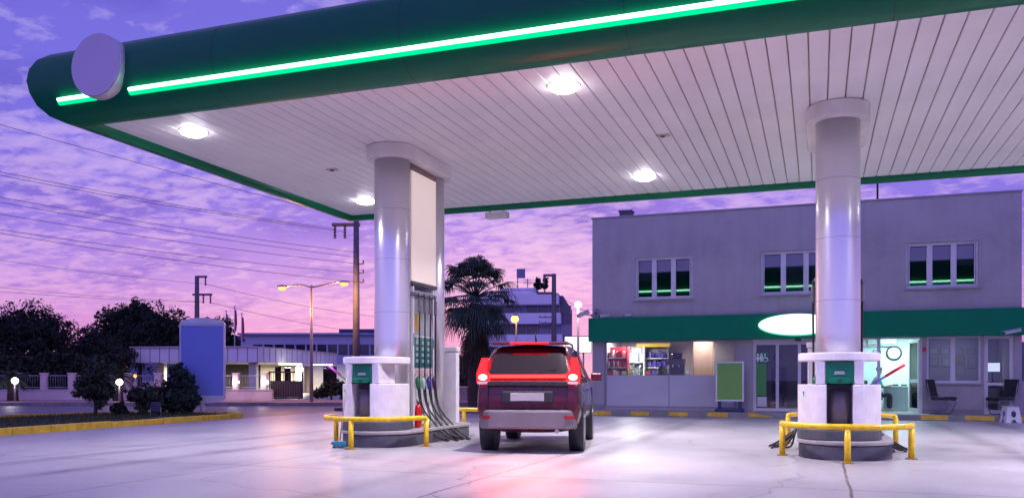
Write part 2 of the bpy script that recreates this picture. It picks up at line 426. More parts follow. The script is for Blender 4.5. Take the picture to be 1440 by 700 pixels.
# glowing strip: a diffuser tube in a green trough, on the front and on the rear fascia
ncore = EM('neon_core', (.50, 1.0, .74), 5.0); nedge = EM('neon_edge', (.0, .9, .36), 1.1)
def strip(x0, x1, y, z, sgn):
    c = MB(); c.tube([(x0, y + sgn * .028, z + .012), (x1, y + sgn * .028, z + .012)], .030, 8)
    e = MB(); e.tube([(x0 - .02, y - sgn * .024, z - .008), (x1 + .02, y - sgn * .024, z - .008)], .055, 8)
    p = c.build('light_strip', ncore, canopy, world=True); e.build('strip_glow_channel', nedge, p, world=True)
NZ, NO = ZS + .13, .535
NO *= KS; strip(-11.12, -10.45, CY0 - NO, NZ, -1); strip(-9.72, CX1, CY0 - NO, NZ, -1)
strip(-11.1, CX1, CY1 + NO, NZ, 1)
# round blank badge
x0 = fx(133, CY0 - .72); zz = fz(133, 91, CY0 - .72)
bd = thing('canopy_badge', 'round blank pale disc sign on the front corner of the green canopy', 'sign', (x0, CY0 - .60, zz))
badge_m = M('badge_white', (.62, .55, .66), .4, var=.04)
g = MB(); g.cyl((0, .08, 0), (0, -.10, 0), .48, n=56); g.build('badge_drum', M('badge_rim', (.55, .52, .58), .35, .2), bd, bevel=.012)
g = MB(); g.cyl((0, -.101, 0), (0, -.115, 0), .465, n=56); g.build('badge_face', badge_m, bd, bevel=.005)
# down lights
lens_m = EM('downlight_lens', (1.0, .95, 1.0), 38.0)
trim_m = M('downlight_trim', (.75, .75, .78), .3, .3)
def downlight():
    t = thing('canopy_downlight', 'x', 'ceiling light', (0, 0, ZS), 0, 'round lights in the canopy ceiling')
    g = MB(); n = 32
    for r, z in ((.20, -.006), (.215, -.016), (.24, -.016), (.25, -.003)):
        g.v += [Vector((r * math.cos(2 * PI * k / n), r * math.sin(2 * PI * k / n), z)) for k in range(n)]
    for j in range(3):
        for k in range(n): g.f.append((j * n + k, j * n + (k + 1) % n, (j + 1) * n + (k + 1) % n, (j + 1) * n + k)); g.s.append(True)
    g.build('trim_ring', trim_m, t)
    g = MB(); g.sphere((0, 0, -.02), .215, 24, 8, (1, 1, .36)); g.build('lens', lens_m, t)
    return t
DL = [(-9.6, 11.3, 'lit round light in the canopy ceiling nearest the front left corner with the disc'),
      (-3.3, 11.28, 'large lit round light near the middle of the front edge of the canopy ceiling'),
      (-9.65, 17.0, 'lit round light half hidden behind the left metal column'),
      (-3.25, 16.85, 'lit round light near the rear edge of the canopy ceiling, left of the right column'),
      (4.6, 11.3, 'lit round light at the front of the canopy ceiling beyond the right edge'),
      (4.6, 16.9, 'lit round light at the rear of the canopy ceiling beyond the right edge')]
d0 = downlight()
DL = [(x * KS, y * KS, l) for x, y, l in DL]
for i, (x, y, lab) in enumerate(DL):
    o = d0 if i == 0 else dup(d0, (x, y, ZS))
    o.location = (x, y, ZS); o['label'] = lab
    lamp('downlight_lamp', 'AREA', (x, y, ZS - .11), LAMP_W * (.50, 1, .55, 1, 1, 1)[i], (1.0, .91, 1.0), .40, spread=math.radians(138))
WM[d0.name] = Matrix.Translation(d0.location)
# small fittings on the ceiling
for px, py, lab in ((467, 238, 'small dark sensor plate on the ceiling just left of the left column'), (932, 190, 'small dark sensor plate on the ceiling between the two columns')):
    p = G(px, py, ZS) if False else W(px, (ZS - CH) * FP / (HY - py), ZS)
    t = thing('ceiling_sensor', lab, 'sensor', (p.x, p.y, ZS))
    g = MB(); g.box(-.11, .11, -.07, .07, -.02, .004); g.build('plate', M('sensor_plate', (.5, .42, .38), .5), t, bevel=.005)
    g = MB(); g.sphere((0, 0, -.02), .05, 12, 6, (1, 1, .5)); g.build('dome', M('sensor_dark', (.05, .03, .03), .3), t)
t = thing('junction_box', 'small white box hanging under the rear edge of the canopy', 'box', (fx(695, CY1), CY1 + .2, ZS - .13))
g = MB(); g.box(-.28, .28, -.12, .12, -.16, -.02); g.build('housing', M('box_white', (.75, .73, .75), .5), t, bevel=.015)
for a in (-.2, .16):
    g = MB(); g.box(a, a + .04, -.03, .03, -.022, .03); g.build('bracket', trim_m, t)
# ------------------------------------------------------------------ pump islands
I1 = Vector((-7.28, 13.8, 0)); I2 = Vector((.29, 14.05, 0))
steel = M('column_steel', (.80, .79, .83), .31, .72, var=.02, scale=.6, streak=True)
shell = M('pump_shell', (.80, .77, .80), .42, .1, var=.11, scale=4)
dkgrey = M('plinth_grey', (.075, .075, .10), .6, var=.3, scale=3, bump=.3)
topconc = M('plinth_top', (.34, .32, .33), .7, var=.2, scale=4, bump=.3)
blackr = M('hose_rubber', (.012, .012, .014), .38)
PO = Vector((0, -.6, 0))
def isl(n, lab, cat, group, off=Vector((0, 0, 0))): return thing(n, lab, cat, I1 + off, 0, group)
# plinth
pl = isl('pump_island', 'long grey kerbed concrete island under the left column and its pumps', 'pump island', 'raised islands under the pumps')
g = MB(); g.prism(stadium(.08, -.6, 1.75, .645, 20), -.05, .215); g.build('kerb_base', dkgrey, pl, bevel=.02)
g = MB(); g.prism(stadium(.08, -.6, 1.75, .665, 20), .217, .275); g.build('top_slab', topconc, pl, bevel=.015)
# column
col = isl('canopy_column', 'silver round column with a cream light panel behind it, at the left island', 'column', 'columns that carry the canopy')
g = MB()
zs = [.43, 1.545, 1.55]
g.tube([(0, 0, .275), (0, 0, 1.9), (0, 0, 3.4), (0, 0, ZS - .2)], .325, 40); sh = g.build('front_shaft', steel, col)
g = MB()
for z in (2.35, 3.3, 4.2): g.tube([(0, 0, z), (0, 0, z + .006)], .3265, 40, cap=False)
g.build('sheet_seam', M('seam_grey', (.35, .34, .38), .5, .5), sh)
g = MB(); g.tube([(0, 1.5, .275), (0, 1.5, ZS - .2)], .325, 40); g.build('rear_shaft', steel, col)
g = MB(); g.prism(stadium(0, 0, 1.5, .46, 24), ZS - .25, ZS - .003); g.build('collar', M('collar_white', (.80, .75, .77), .5), col, bevel=.02)
g = MB(); g.box(-.25, .25, .2, 1.3, 2.90, ZS - .26); g.build('panel_frame', M('panel_frame', (.5, .48, .5), .4, .4), col)
cream = M('cream_panel', (.82, .72, .66), .5, var=.03, emit=.42, ecol=(1.0, .80, .70))
for sx in (-1, 1):
    g = MB(); g.box(sx * .253, sx * .28, .24, 1.27, 2.96, ZS - .37); g.build('light_panel', cream, col, bevel=.006)
    g = MB(); g.box(sx * .252, sx * .272, .22, 1.29, ZS - .35, ZS - .27); g.build('panel_head', M('panel_brown', (.25, .17, .15), .6), col)
    g = MB(); g.box(sx * .252, sx * .30, .22, 1.29, 2.89, 2.945); g.build('panel_sill', M('panel_dark', (.09, .08, .09), .5), col)
# dispenser
dsp = isl('fuel_dispenser', 'tall grey fuel dispenser with four coloured nozzles and black hoses, on the left island', 'fuel pump', 'fuel dispensers between the columns')
g = MB(); g.box(-.235, .235, .3, 1.2, .275, 2.79); g.build('cabinet', shell, dsp, bevel=.01)
nozc = [('nozzle_green', (.01, .16, .06)), ('nozzle_mint', (.30, .62, .45)), ('nozzle_blue', (.03, .03, .28)), ('nozzle_purple', (.05, .01, .07))]
teal = M('display_teal', (.02, .13, .14), .2, coat=.5)
for sx in (1, -1):
    fl = Matrix.Scale(sx, 4, (1, 0, 0))
    def B(*a, m=None):
        q = MB() if m is None else m
        return q.box(*a[:4], a[4] * 1.03, a[5] * 1.03, mx=fl)
    def done(q, n, mt, par=dsp, bv=0):
        if sx < 0: q.f = [tuple(reversed(f)) for f in q.f]
        return q.build(n, mt, par, bevel=bv)
    q = MB()
    for a in (.30, 1.155): B(.2, .27, a, a + .045, .28, 2.78, m=q)
    done(q, 'side_post', shell)
    done(B(.237, .245, .36, 1.14, 1.92, 2.72), 'upper_panel', M('pump_upper', (.48, .48, .52), .35, .3))
    done(B(.2452, .252, .40, .60, 1.98, 2.30), 'notice_plate', M('notice_yellow', (.50, .33, .08), .5))
    ds = done(B(.237, .262, .36, 1.14, 1.34, 1.88), 'display', teal, bv=.006)
    q = MB()
    for r in range(4):
        for k in range(3): B(.2625, .266, .42 + k * .245, .42 + k * .245 + .17, 1.42 + r * .11, 1.42 + r * .11 + .06, m=q)
    done(q, 'readout', M('readout_grey', (.22, .30, .30), .3, emit=.12, ecol=(.4, .6, .6)), ds)
    done(B(.237, .250, .36, 1.14, .98, 1.30), 'nozzle_bay', M('bay_pink', (.66, .46, .50), .4))
    lw = done(B(.237, .268, .36, 1.14, .30, .95), 'lower_door', M('door_white', (.70, .68, .72), .4), bv=.008)
    q = MB()
    for k in range(4): B(.2685, .276, .39 + k * .19, .39 + k * .19 + .13, .36, .92, m=q)
    done(q, 'door_rib', M('rib_white', (.78, .77, .80), .4), lw, bv=.004)
    q = MB()
    for k in range(4): B(.2765, .281, .41 + k * .19, .41 + k * .19 + .08, .33, .45, m=q)
    done(q, 'grade_tag', M('tag_lime', (.45, .62, .05), .5), lw)
    done(B(.2, .345, .27, 1.17, 2.62, 2.68), 'hose_mast', M('mast_grey', (.3, .3, .33), .4, .5), bv=.01)
    for k in range(4):
        y = .36 + k * .235
        o = (-.12, .04, -.02, .10)[k] + rnd.uniform(-.03, .03); e_ = (.10, -.06, .05, -.10)[k]
        path = [(.27, y, 2.72), (.31, y, 2.75), (.355, y, 2.70), (.365, y, 2.5), (.365, y + .01, 2.2), (.36, y + .01, 1.6), (.365, y + .02, 1.0), (.42, y + .06, .6), (.62, y + .16, .32),
                (.82 + o, y + .26 + e_, .06), (.95 + o, y + .20 + e_, .028), (.95 + o, y + .02 + e_, .03), (.80 + o * .6, y - .14, .15), (.60, y - .12, .36), (.45, y - .05, .6), (.365, y - .015, .84), (.345, y, .98)]
        q = MB(); q.tube([(sx * a, b, c) for a, b, c in catmull(path, 5)], .0155, 8); h = q.build('hose', blackr, dsp)
        q = MB(); ys = [2.64 - i * .0165 for i in range(17)]
        q.tube([(sx * .364, y, z) for z in ys], [.026 + (.009 if i % 2 else 0) for i in range(17)], 10); q.build('strain_relief', M('relief_grey', (.14, .14, .15), .5), h)
        nm = M(nozc[k][0], nozc[k][1], .4)
        q = MB(); q.tube([(sx * .345, y, .96), (sx * .34, y, 1.04), (sx * .335, y, 1.12), (sx * .33, y, 1.19)], [.026, .036, .038, .024], 10)
        q.tube([(sx * .335, y, 1.04), (sx * .30, y, 1.07), (sx * .29, y, 1.16)], .012, 6)
        nz = q.build('nozzle', nm, dsp)
        q = MB(); q.tube(catmull([(sx * .337, y, 1.18), (sx * .32, y, 1.235), (sx * .285, y, 1.245), (sx * .255, y, 1.2)], 3), .013, 8); q.build('spout', M('spout_steel', (.5, .5, .5), .3, .9), nz)
    done(B(.2705, .275, .305, .342, 1.72, 1.94), 'price_sticker', M('sticker_blue', (.16, .22, .34), .5))
    done(B(.2705, .275, 1.158, 1.195, 1.70, 1.86), 'price_sticker', M('sticker_blue', (.16, .22, .34), .5))
# front pedestal: shell with a slot, cheeks, shelf
pd = isl('pump_pedestal', 'rounded white service pedestal with a shelf wrapped round the left column', 'pedestal', 'service pedestals at the column feet', PO)
g = MB(); g.prism(stadium(0, 0, .12, .585, 20), .277, .425); g.build('grey_base', dkgrey, pd, bevel=.015)
def half(r, y1, slot=None, n=14):
    out = []
    a = arc(0, 0, r, PI, 2 * PI, n * 2)
    if slot is None: return a + [(r, y1), (-r, y1)]
    w_, dp = slot
    l = [p for p in a if p[0] < -w_]; rr = [p for p in a if p[0] > w_]
    yf = -math.sqrt(r * r - w_ * w_)
    return l + [(-w_, yf), (-w_, -dp), (w_, -dp), (w_, yf)] + rr + [(r, y1), (-r, y1)]
g = MB(); g.prism(half(.575, .15, (.175, .30)), .427, 1.075); g.build('lower_shell', shell, pd, bevel=.012)
g = MB(); g.box(-.32, -.19, -.50, .1, 1.077, 1.412); g.build('cheek', shell, pd, bevel=.012)
g = MB(); g.box(.19, .32, -.50, .1, 1.077, 1.412); g.build('cheek', shell, pd, bevel=.012)
g = MB(); g.box(-.186, .186, -.2, -.1, 1.0, 1.412); g.build('back_panel', shell, pd)
g = MB(); g.prism(half(.57, .2), 1.414, 1.535); g.build('shelf', M('shelf_white', (.80, .76, .78), .45), pd, bevel=.018)
g = MB(); g.box(-.174, .174, -.302, -.296, .43, 1.07); g.build('slot_back', M('slot_dark', (.10, .085, .10), .5), pd)
g = MB(); g.tube([(0, -.33, .43), (0, -.33, .98)], .13, 20); g.build('waste_tube', M('bin_steel', (.20, .17, .18), .42, .5), pd)
# rear cabinet
rc = isl('rear_cabinet', 'upright rounded white cabinet at the far end of the left island', 'cabinet', 'rounded cabinets at the far ends of the islands')
g = MB(); g.prism([(-.46, 1.84), (.46, 1.84)] + arc(0, 1.9, .46, .05, PI - .05, 18), .277, 1.70); g.build('body', shell, rc, bevel=.015)
g = MB(); g.prism([(-.48, 1.82), (.48, 1.82)] + arc(0, 1.9, .48, .05, PI - .05, 18), 1.702, 1.80); g.build('lid', M('shelf_white', (.80, .76, .78), .45), rc, bevel=.015)
# towel dispenser
td = isl('towel_dispenser', 'green paper towel dispenser in the pedestal at the left island', 'dispenser', 'green towel dispensers on the pedestals', PO)
gd = M('dispenser_green', (.0, .17, .09), .35)
g = MB(); g.plate([(-.186, 1.08), (.186, 1.08), (.186, 1.405), (-.186, 1.405)], -.50, -.25); g.build('case', gd, td, bevel=.02)
g = MB(); g.plate([(-.13, 1.085), (.13, 1.085), (.15, 1.17), (-.15, 1.17)], -.545, -.502); g.build('tray', gd, td, bevel=.012)
g = MB(); g.plate([(-.075, 1.22), (.075, 1.22), (.06, 1.265), (-.06, 1.265)], -.508, -.501); g.build('window', M('disp_window', (.35, .36, .40), .3), td)
g = MB(); g.tube([(0, -.55, 1.128), (0, -.557, 1.128)], .03, 16); g.build('knob', M('disp_dark', (.0, .08, .05), .4), td)
# guard rails
yel = M('rail_yellow', (.80, .52, .0), .34, var=.28, scale=9, coat=.2)
def rail(name, lab):
    t = thing(name, lab, 'guard rail', I1 + PO + Vector((.09, 0, 0)), 0, 'yellow guard rails round the pump islands')
    R = .885; zt = .50; rr = .043
    pts = [(-R, -.02, zt - .06), (-R + .006, -.045, zt - .015)] + [(x, y - .12, zt) for x, y in arc(0, 0, R, PI + .05, 2 * PI - .05, 24)] + [(R - .006, -.045, zt - .015), (R, -.02, zt - .06)]
    g = MB(); g.tube(pts, rr, 12); g.build('top_rail', yel, t)
    for x, y in ((-R, -.02), (0, -R - .12), (R, -.02)):
        g = MB(); g.tube([(x, y, 0.0), (x, y, zt - .03)], rr, 12); ps = g.build('post', yel, t)
        g = MB(); g.box(x - .075, x + .075, y - .075, y + .075, .004, .022); g.build('foot_plate', M('plate_rust', (.32, .20, .06), .7), ps, bevel=.004)
    return t
r1 = rail('guard_rail', 'bent yellow tube rail around the front of the left pump island')
dup(r1, I1 + Vector((.09, 2.1, 0)), PI, 'short yellow rail showing behind the far end of the left pump island')
dup(r1, I2 + PO + Vector((.09, 0, 0)), 0, 'curved yellow tube rail around the front of the right pump island')
dup(r1, I2 + Vector((.09, 2.0, 0)), PI, 'yellow rail showing on both sides behind the right pump island')
for o, lab in ((pl, 'round-ended grey kerbed island under the right column'), (col, 'silver round column in the right half, between the shop door and the office'),
               (dsp, 'fuel dispenser mostly hidden behind the right column, hoses showing on both sides'), (pd, 'rounded white pedestal with a shelf at the foot of the right column, seen straight on'),
               (rc, 'white cabinet hidden at the far end of the right island'), (td, 'green paper towel dispenser in the pedestal at the right column, seen straight on')):
    dup(o, I2 + (PO if o in (pd, td) else Vector((0, 0, 0))), 0, lab)
# sticker on the right pedestal
g = MB(); g.obox((-.484, -.326, .94), (.085, .004, .125), rz=math.radians(-56)); 
st = solo(g, 'number_sticker', M('sticker_white', (.8, .85, .85), .5), 'small white sticker with a green mark on the right pedestal', 'sticker', (0, 0, 0))
st.location = I2 + PO
g = MB(); g.obox((-.487, -.329, .94), (.02, .003, .075), rz=math.radians(-56)); g.obox((-.496, -.321, .962), (.018, .003, .02), rz=math.radians(-56)); g.build('mark', M('mark_teal', (.0, .25, .2), .5), st)
st2 = dup(st, I1 + PO, math.radians(20), 'small white sticker on the left shoulder of the left pedestal'); st2['category'] = 'sticker'
# squeegee, broom, fire extinguisher
def squeegee(name, base, tip, hcol, gcol, lab):
    b, t_ = Vector(base), Vector(tip)
    r = thing(name, lab, 'squeegee', b, 0); t_ = t_ - b; b = Vector((0, 0, 0))
    g = MB(); g.tube([b, b.lerp(t_, .45)], .018, 8); g.build('grip', M(name + '_grip_' + lab[:6], gcol, .4), r)
    g = MB(); g.tube([b.lerp(t_, .45), t_], .022, 8); g.build('handle', M(name + '_shaft_' + lab[:6], hcol, .4), r)
squeegee('squeegee', I1 + PO + Vector((-.42, -.10, 1.06)), I1 + PO + Vector((-.86, -.20, 1.40)), (.75, .12, .62), (.02, .35, .12), 'pink and green window squeegee sticking out of the left pedestal')
squeegee('squeegee', I2 + PO + Vector((.42, -.10, 1.06)), I2 + PO + Vector((.88, -.12, 1.36)), (.70, .01, .04), (.10, .14, .45), 'red and blue window squeegee sticking out of the right pedestal')
br = thing('broom', 'long pale broom handle with a blue brush leaning on the left pedestal', 'broom', I1 + PO + Vector((-.2, -.74, 0)))
g = MB(); g.tube([(-.03, -.08, .13), (.02, .10, 1.30)], .014, 8); g.build('handle', M('broom_wood', (.5, .42, .38), .6), br)
g = MB(); g.obox((-.04, -.10, .09), (.24, .06, .06), rz=.2); g.build('brush_head', M('brush_blue', (.02, .30, .45), .5), br, bevel=.01)
g = MB()
for i in range(60):
    x, y = rnd.uniform(-.14, .06), rnd.uniform(-.13, -.07)
    g.tube([(x, y + x * .2, .06), (x + rnd.uniform(-.02, .02), y + x * .2 + rnd.uniform(-.02, .02), .008)], .004, 4)
g.build('bristles', M('bristle_teal', (.03, .22, .30), .7), br)
p = I1 + Vector((.46, .12, .276))
fe = thing('fire_extinguisher', 'red fire extinguisher standing on the left pump island', 'fire extinguisher', p)
red = M('extinguisher_red', (.62, .01, .01), .3, coat=.4)
g = MB(); g.tube([(0, 0, .0), (0, 0, .02), (0, 0, .36), (0, 0, .40), (0, 0, .43)], [.055, .062, .062, .045, .022], 18); g.build('cylinder', red, fe)
g = MB(); g.tube([(0, 0, .43), (0, 0, .47)], .022, 10); g.tube([(0, 0, .47), (.0, -.07, .50)], .011, 6); g.tube([(0, 0, .46), (0, -.08, .455)], .009, 6); g.build('valve', M('valve_black', (.02, .02, .02), .4), fe)
g = MB(); g.tube(catmull([(0, .02, .45), (.03, .07, .42), (.04, .075, .30), (.03, .07, .12)], 4), .009, 6); g.build('discharge_hose', blackr, fe)
# ------------------------------------------------------------------ station building
YB = 27.0; PZ = .17
bx0, bx1 = fx(833, YB), fx(1437, YB); RZ = 6.36
plaster = M('wall_plaster', (.40, .37, .40), .85, var=.10, scale=.6, bump=.15, bscale=60)
# rain streaks and patches on the plaster
nt = plaster.node_tree; N = nt.nodes.new; L = nt.links.new; bs = nt.nodes['Principled BSDF']
old = bs.inputs['Base Color'].links[0].from_socket
tcn = N('ShaderNodeTexCoord')
def streak_(scale, sc, lo, hi, dark):
    mp = N('ShaderNodeMapping'); mp.inputs['Scale'].default_value = sc; L(tcn.outputs['Object'], mp.inputs[0])
    n_ = N('ShaderNodeTexNoise'); n_.inputs['Scale'].default_value = scale; n_.inputs['Detail'].default_value = 8; n_.inputs['Roughness'].default_value = .65; L(mp.outputs[0], n_.inputs['Vector'])
    r_ = N('ShaderNodeValToRGB'); r_.color_ramp.elements[0].position = lo; r_.color_ramp.elements[1].position = hi
    r_.color_ramp.elements[0].color = (dark, dark, dark * .97, 1); r_.color_ramp.elements[1].color = (1, 1, 1, 1); L(n_.outputs['Fac'], r_.inputs[0]); return r_.outputs[0]
cur = old
for a in (streak_(3.0, (1, 1, .07), .30, .52, .92), streak_(.9, (1, 1, 1), .35, .5, .90), streak_(9.0, (1, 1, .12), .25, .45, .96)):
    mxn = N('ShaderNodeMix'); mxn.data_type = 'RGBA'; mxn.blend_type = 'MULTIPLY'; mxn.inputs[0].default_value = 1; L(cur, mxn.inputs[6]); L(a, mxn.inputs[7]); cur = mxn.outputs[2]
L(cur, bs.inputs['Base Color'])
frame_w = M('frame_white', (.66, .64, .68), .45, var=.05)
frame_d = M('frame_alu', (.30, .29, .34), .4, .4)
glass_dark = GLASS('glass_upper', (.5, .52, .56), 4.2)
glass_shop = GLASS('glass_shop', (.86, .9, .9), 1.0)
glass_door = GLASS('glass_door', (.55, .56, .6), 1.6)
glass_frost = GLASS('glass_frosted', (.6, .65, .68), .8, .08, .8, (.66, .68, .72))
bld = thing('station_building', 'flat roofed two storey station building, pale plaster with a green band above the shop', 'building', (bx0, YB, 0))
UW = [(893, 974, 361, 420), (1070, 1166, 352, 413), (1274, 1376, 340, 404)]
upper = []
for a, b, t, u in UW:
    m = (a + b) / 2
    upper.append((fx(a, YB), fx(b, YB), fz(m, u, YB), fz(m, t, YB)))
BT = 2.39
LW = [(fx(850, YB), fx(1035, YB), .24, BT), (fx(1059, YB), fx(1196, YB), PZ, BT), (fx(1208, YB), fx(1297, YB), PZ, BT),
      (fx(1303, YB), fx(1380, YB), fz(1340, 538, YB), BT), (fx(1384, YB), fx(1426, YB), PZ, BT)]
g = MB(); g.wall(bx0, bx1, 0, RZ, upper + LW, YB, YB + .22); g.build('front_wall', plaster, bld, world=True)
g = MB()
D = 8.0
g.box(bx0, bx0 + .2, YB + .222, YB + D, 0, RZ); g.build('side_wall', plaster, bld, world=True)
g = MB(); g.box(bx1 - .2, bx1, YB + .222, YB + D, 0, RZ); g.build('side_wall', plaster, bld, world=True)
g = MB(); g.box(bx0 + .202, bx1 - .202, YB + D - .2, YB + D, 0, RZ); g.build('rear_wall', plaster, bld, world=True)
g = MB(); g.box(bx0 + .202, bx1 - .202, YB + .224, YB + D - .202, RZ - .45, RZ - .3); g.build('roof', M('roof_felt', (.1, .1, .1), .9), bld, world=True)
g = MB(); g.box(bx0 - .03, bx1 + .03, YB - .04, YB + .25, RZ + .002, RZ + .05); g.build('parapet_cap', M('cap_metal', (.30, .28, .34), .5, .3), bld, world=True, bevel=.008)
g = MB(); g.box(bx0 + .202, bx1 - .202, YB + .224, YB + D - .202, 2.62, 2.85); g.build('upper_floor', M('room_floor', (.12, .12, .13), .8), bld, world=True)
g = MB(); g.box(bx0 + .202, bx1 - .202, YB + .224, YB + D - .202, .10, PZ); g.build('ground_floor', M('tile_floor', (.35, .34, .34), .3), bld, world=True)
# dark rooms upstairs
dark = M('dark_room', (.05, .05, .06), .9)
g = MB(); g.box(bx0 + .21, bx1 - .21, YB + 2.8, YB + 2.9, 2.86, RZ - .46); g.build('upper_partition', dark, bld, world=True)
# partitions downstairs
xs_ = fx(1047, YB + .5); xo_ = fx(1202, YB + .3); xr_ = fx(1300, YB + .3)
wall_in = M('room_white', (.70, .72, .72), .7, var=.04)
wall_warm = M('room_beige', (.52, .42, .34), .7, var=.06)
g = MB(); g.box(xs_ - .05, xs_ + .05, YB + .225, YB + 5, PZ + .002, 2.618); g.build('partition', wall_in, bld, world=True)
g = MB(); g.box(xo_ - .05, xo_ + .05, YB + .225, YB + 5, PZ + .002, 2.618); g.build('partition', wall_in, bld, world=True)
g = MB(); g.box(xr_ + .04, xr_ + .14, YB + .225, YB + 3, PZ + .002, 2.618); g.build('partition', wall_in, bld, world=True)
g = MB(); g.box(bx0 + .21, xs_ - .06, YB + 3.4, YB + 3.5, PZ + .002, 2.618); g.build('shop_back_wall', wall_warm, bld, world=True)
g = MB(); g.box(xs_ + .06, xo_ - .06, YB + 4.2, YB + 4.3, PZ + .002, 2.618); g.build('hall_back_wall', M('hall_grey', (.22, .22, .24), .7), bld, world=True)
g = MB(); g.box(xo_ + .06, xr_ + .03, YB + 2.6, YB + 2.7, PZ + .002, 2.618); g.build('office_back_wall', M('office_white', (.72, .78, .78), .7, var=.03), bld, world=True)
g = MB(); g.box(xr_ + .15, bx1 - .21, YB + 2.2, YB + 2.3, PZ + .002, 2.618); g.build('lounge_back_wall', M('lounge_grey', (.42, .42, .46), .7), bld, world=True)
# upper windows
blind_m = M('blind_cloth', (.85, .82, .82), .8, var=.1)
blinds = [[(0, .55), (1, .35)], [(1, 1.0), (2, 1.0)], [(2, .52)]]
for (x0, x1, z0, z1), bl in zip(upper, blinds):
    f = MB(); ya, yb = YB + .07, YB + .15; fw = .055
    f.box(x0, x1, ya, yb, z0, z0 + fw); f.box(x0, x1, ya, yb, z1 - fw, z1); f.box(x0, x0 + fw, ya + .002, yb - .002, z0 + fw, z1 - fw); f.box(x1 - fw, x1, ya + .002, yb - .002, z0 + fw, z1 - fw)
    w3 = (x1 - x0) / 3
    for k in (1, 2): f.box(x0 + k * w3 - .045, x0 + k * w3 + .045, ya + .002, yb - .002, z0 + fw, z1 - fw)
    win = f.build('window', frame_w, bld, world=True)
    for k in range(3):
        a, b = x0 + k * w3 + (.07 if k == 0 else .045), x0 + (k + 1) * w3 - (.07 if k == 2 else .045)
        p = MB(); tl_ = Matrix.Translation((0, YB + .11, (z0 + z1) / 2)) @ Matrix.Rotation(math.radians(-2.9), 4, 'X'); p.box(a, b, -.006, .006, -(z1 - z0) / 2 + fw, (z1 - z0) / 2 - fw, tl_); p.build('pane', glass_dark, win, world=True)
        q = MB(); e = .03; q.box(a, a + e, YB + .064, YB + .069, z0 + fw, z1 - fw); q.box(b - e, b, YB + .064, YB + .069, z0 + fw, z1 - fw); q.box(a + e, b - e, YB + .064, YB + .069, z1 - fw - e, z1 - fw); q.box(a + e, b - e, YB + .064, YB + .069, z0 + fw, z0 + fw + e)
        q.build('sash', frame_w, win, world=True)
    for k, h in bl:
        a, b = x0 + k * w3 + .06, x0 + (k + 1) * w3 - .06
        p = MB(); p.box(a, b, YB + .20, YB + .21, z1 - fw - h * (z1 - z0 - 2 * fw), z1 - fw); p.build('roller_blind', blind_m, win, world=True)
    p = MB(); p.box(x0 - .06, x1 + .06, YB - .07, YB + .045, z0 - .05, z0 - .003); p.build('sill', M('sill_stone', (.36, .34, .38), .6), win, world=True, bevel=.006)
# green band
g = MB(); g.box(fx(828, YB - .2), bx1 + .05, YB - .26, YB - .003, 2.375, 3.13); gb = g.build('green_band', M('band_green', (.002, .20, .098), .5, var=.08, scale=.7, spec=.12), bld, world=True, bevel=.01)
g = MB()
for px in (958, 1040, 1240, 1330): 
    x = fx(px, YB - .26); g.box(x, x + .008, YB - .2625, YB - .2603, 2.39, 3.12)
g.build('band_joint', M('fascia_joint', (.002, .06, .04), .6), gb, world=True)
# shop window
x0, x1, z0, z1 = LW[0]; zm = fz(940, 527, YB)
f = MB(); f.box(x0, x1, YB + .06, YB + .12, z1 - .06, z1); f.box(x0, x1, YB + .06, YB + .12, z0, z0 + .06)
f.box(x0, x0 + .06, YB + .062, YB + .118, z0 + .06, z1 - .06); f.box(x1 - .06, x1, YB + .062, YB + .118, z0 + .06, z1 - .06)
xm = fx(940, YB); f.box(xm - .012, xm + .012, YB + .07, YB + .11, z0 + .06, zm)
sw_ = f.build('shop_window', frame_d, bld, world=True)
p = MB(); p.box(x0 + .06, x1 - .06, YB + .085, YB + .095, zm, z1 - .06); p.build('pane', glass_shop, sw_, world=True)
for a, b in ((x0 + .06, xm - .014), (xm + .014, x1 - .06)):
    p = MB(); p.box(a, b, YB + .08, YB + .10, z0 + .06, zm - .004); p.build('frosted_panel', glass_frost, sw_, world=True)
# sliding doors
x0, x1, z0, z1 = LW[1]
dr = MB(); dr.box(x0, x1, YB + .04, YB + .16, z1 - .14, z1); dr.box(x0, x0 + .05, YB + .042, YB + .158, z0, z1 - .14); dr.box(x1 - .05, x1, YB + .042, YB + .158, z0, z1 - .14)
door = dr.build('sliding_door', frame_w, bld, world=True)
cuts = [x0 + .05, fx(1093, YB), fx(1124, YB), fx(1160, YB), x1 - .05]
for i in range(4):
    a, b = cuts[i], cuts[i + 1]; yy = YB + (.06 if i in (0, 3) else .10)
    f = MB(); e = .045
    f.box(a, a + e, yy, yy + .035, z0 + .01, z1 - .142); f.box(b - e, b, yy, yy + .035, z0 + .01, z1 - .142); f.box(a + e, b - e, yy + .002, yy + .033, z1 - .142 - e, z1 - .142); f.box(a + e, b - e, yy + .002, yy + .033, z0 + .01, z0 + .01 + .09)
    f.build('door_leaf', frame_w, door, world=True)
    p = MB(); p.box(a + e, b - e, yy + .012, yy + .022, z0 + .10, z1 - .142 - e); p.build('pane', glass_door, door, world=True)
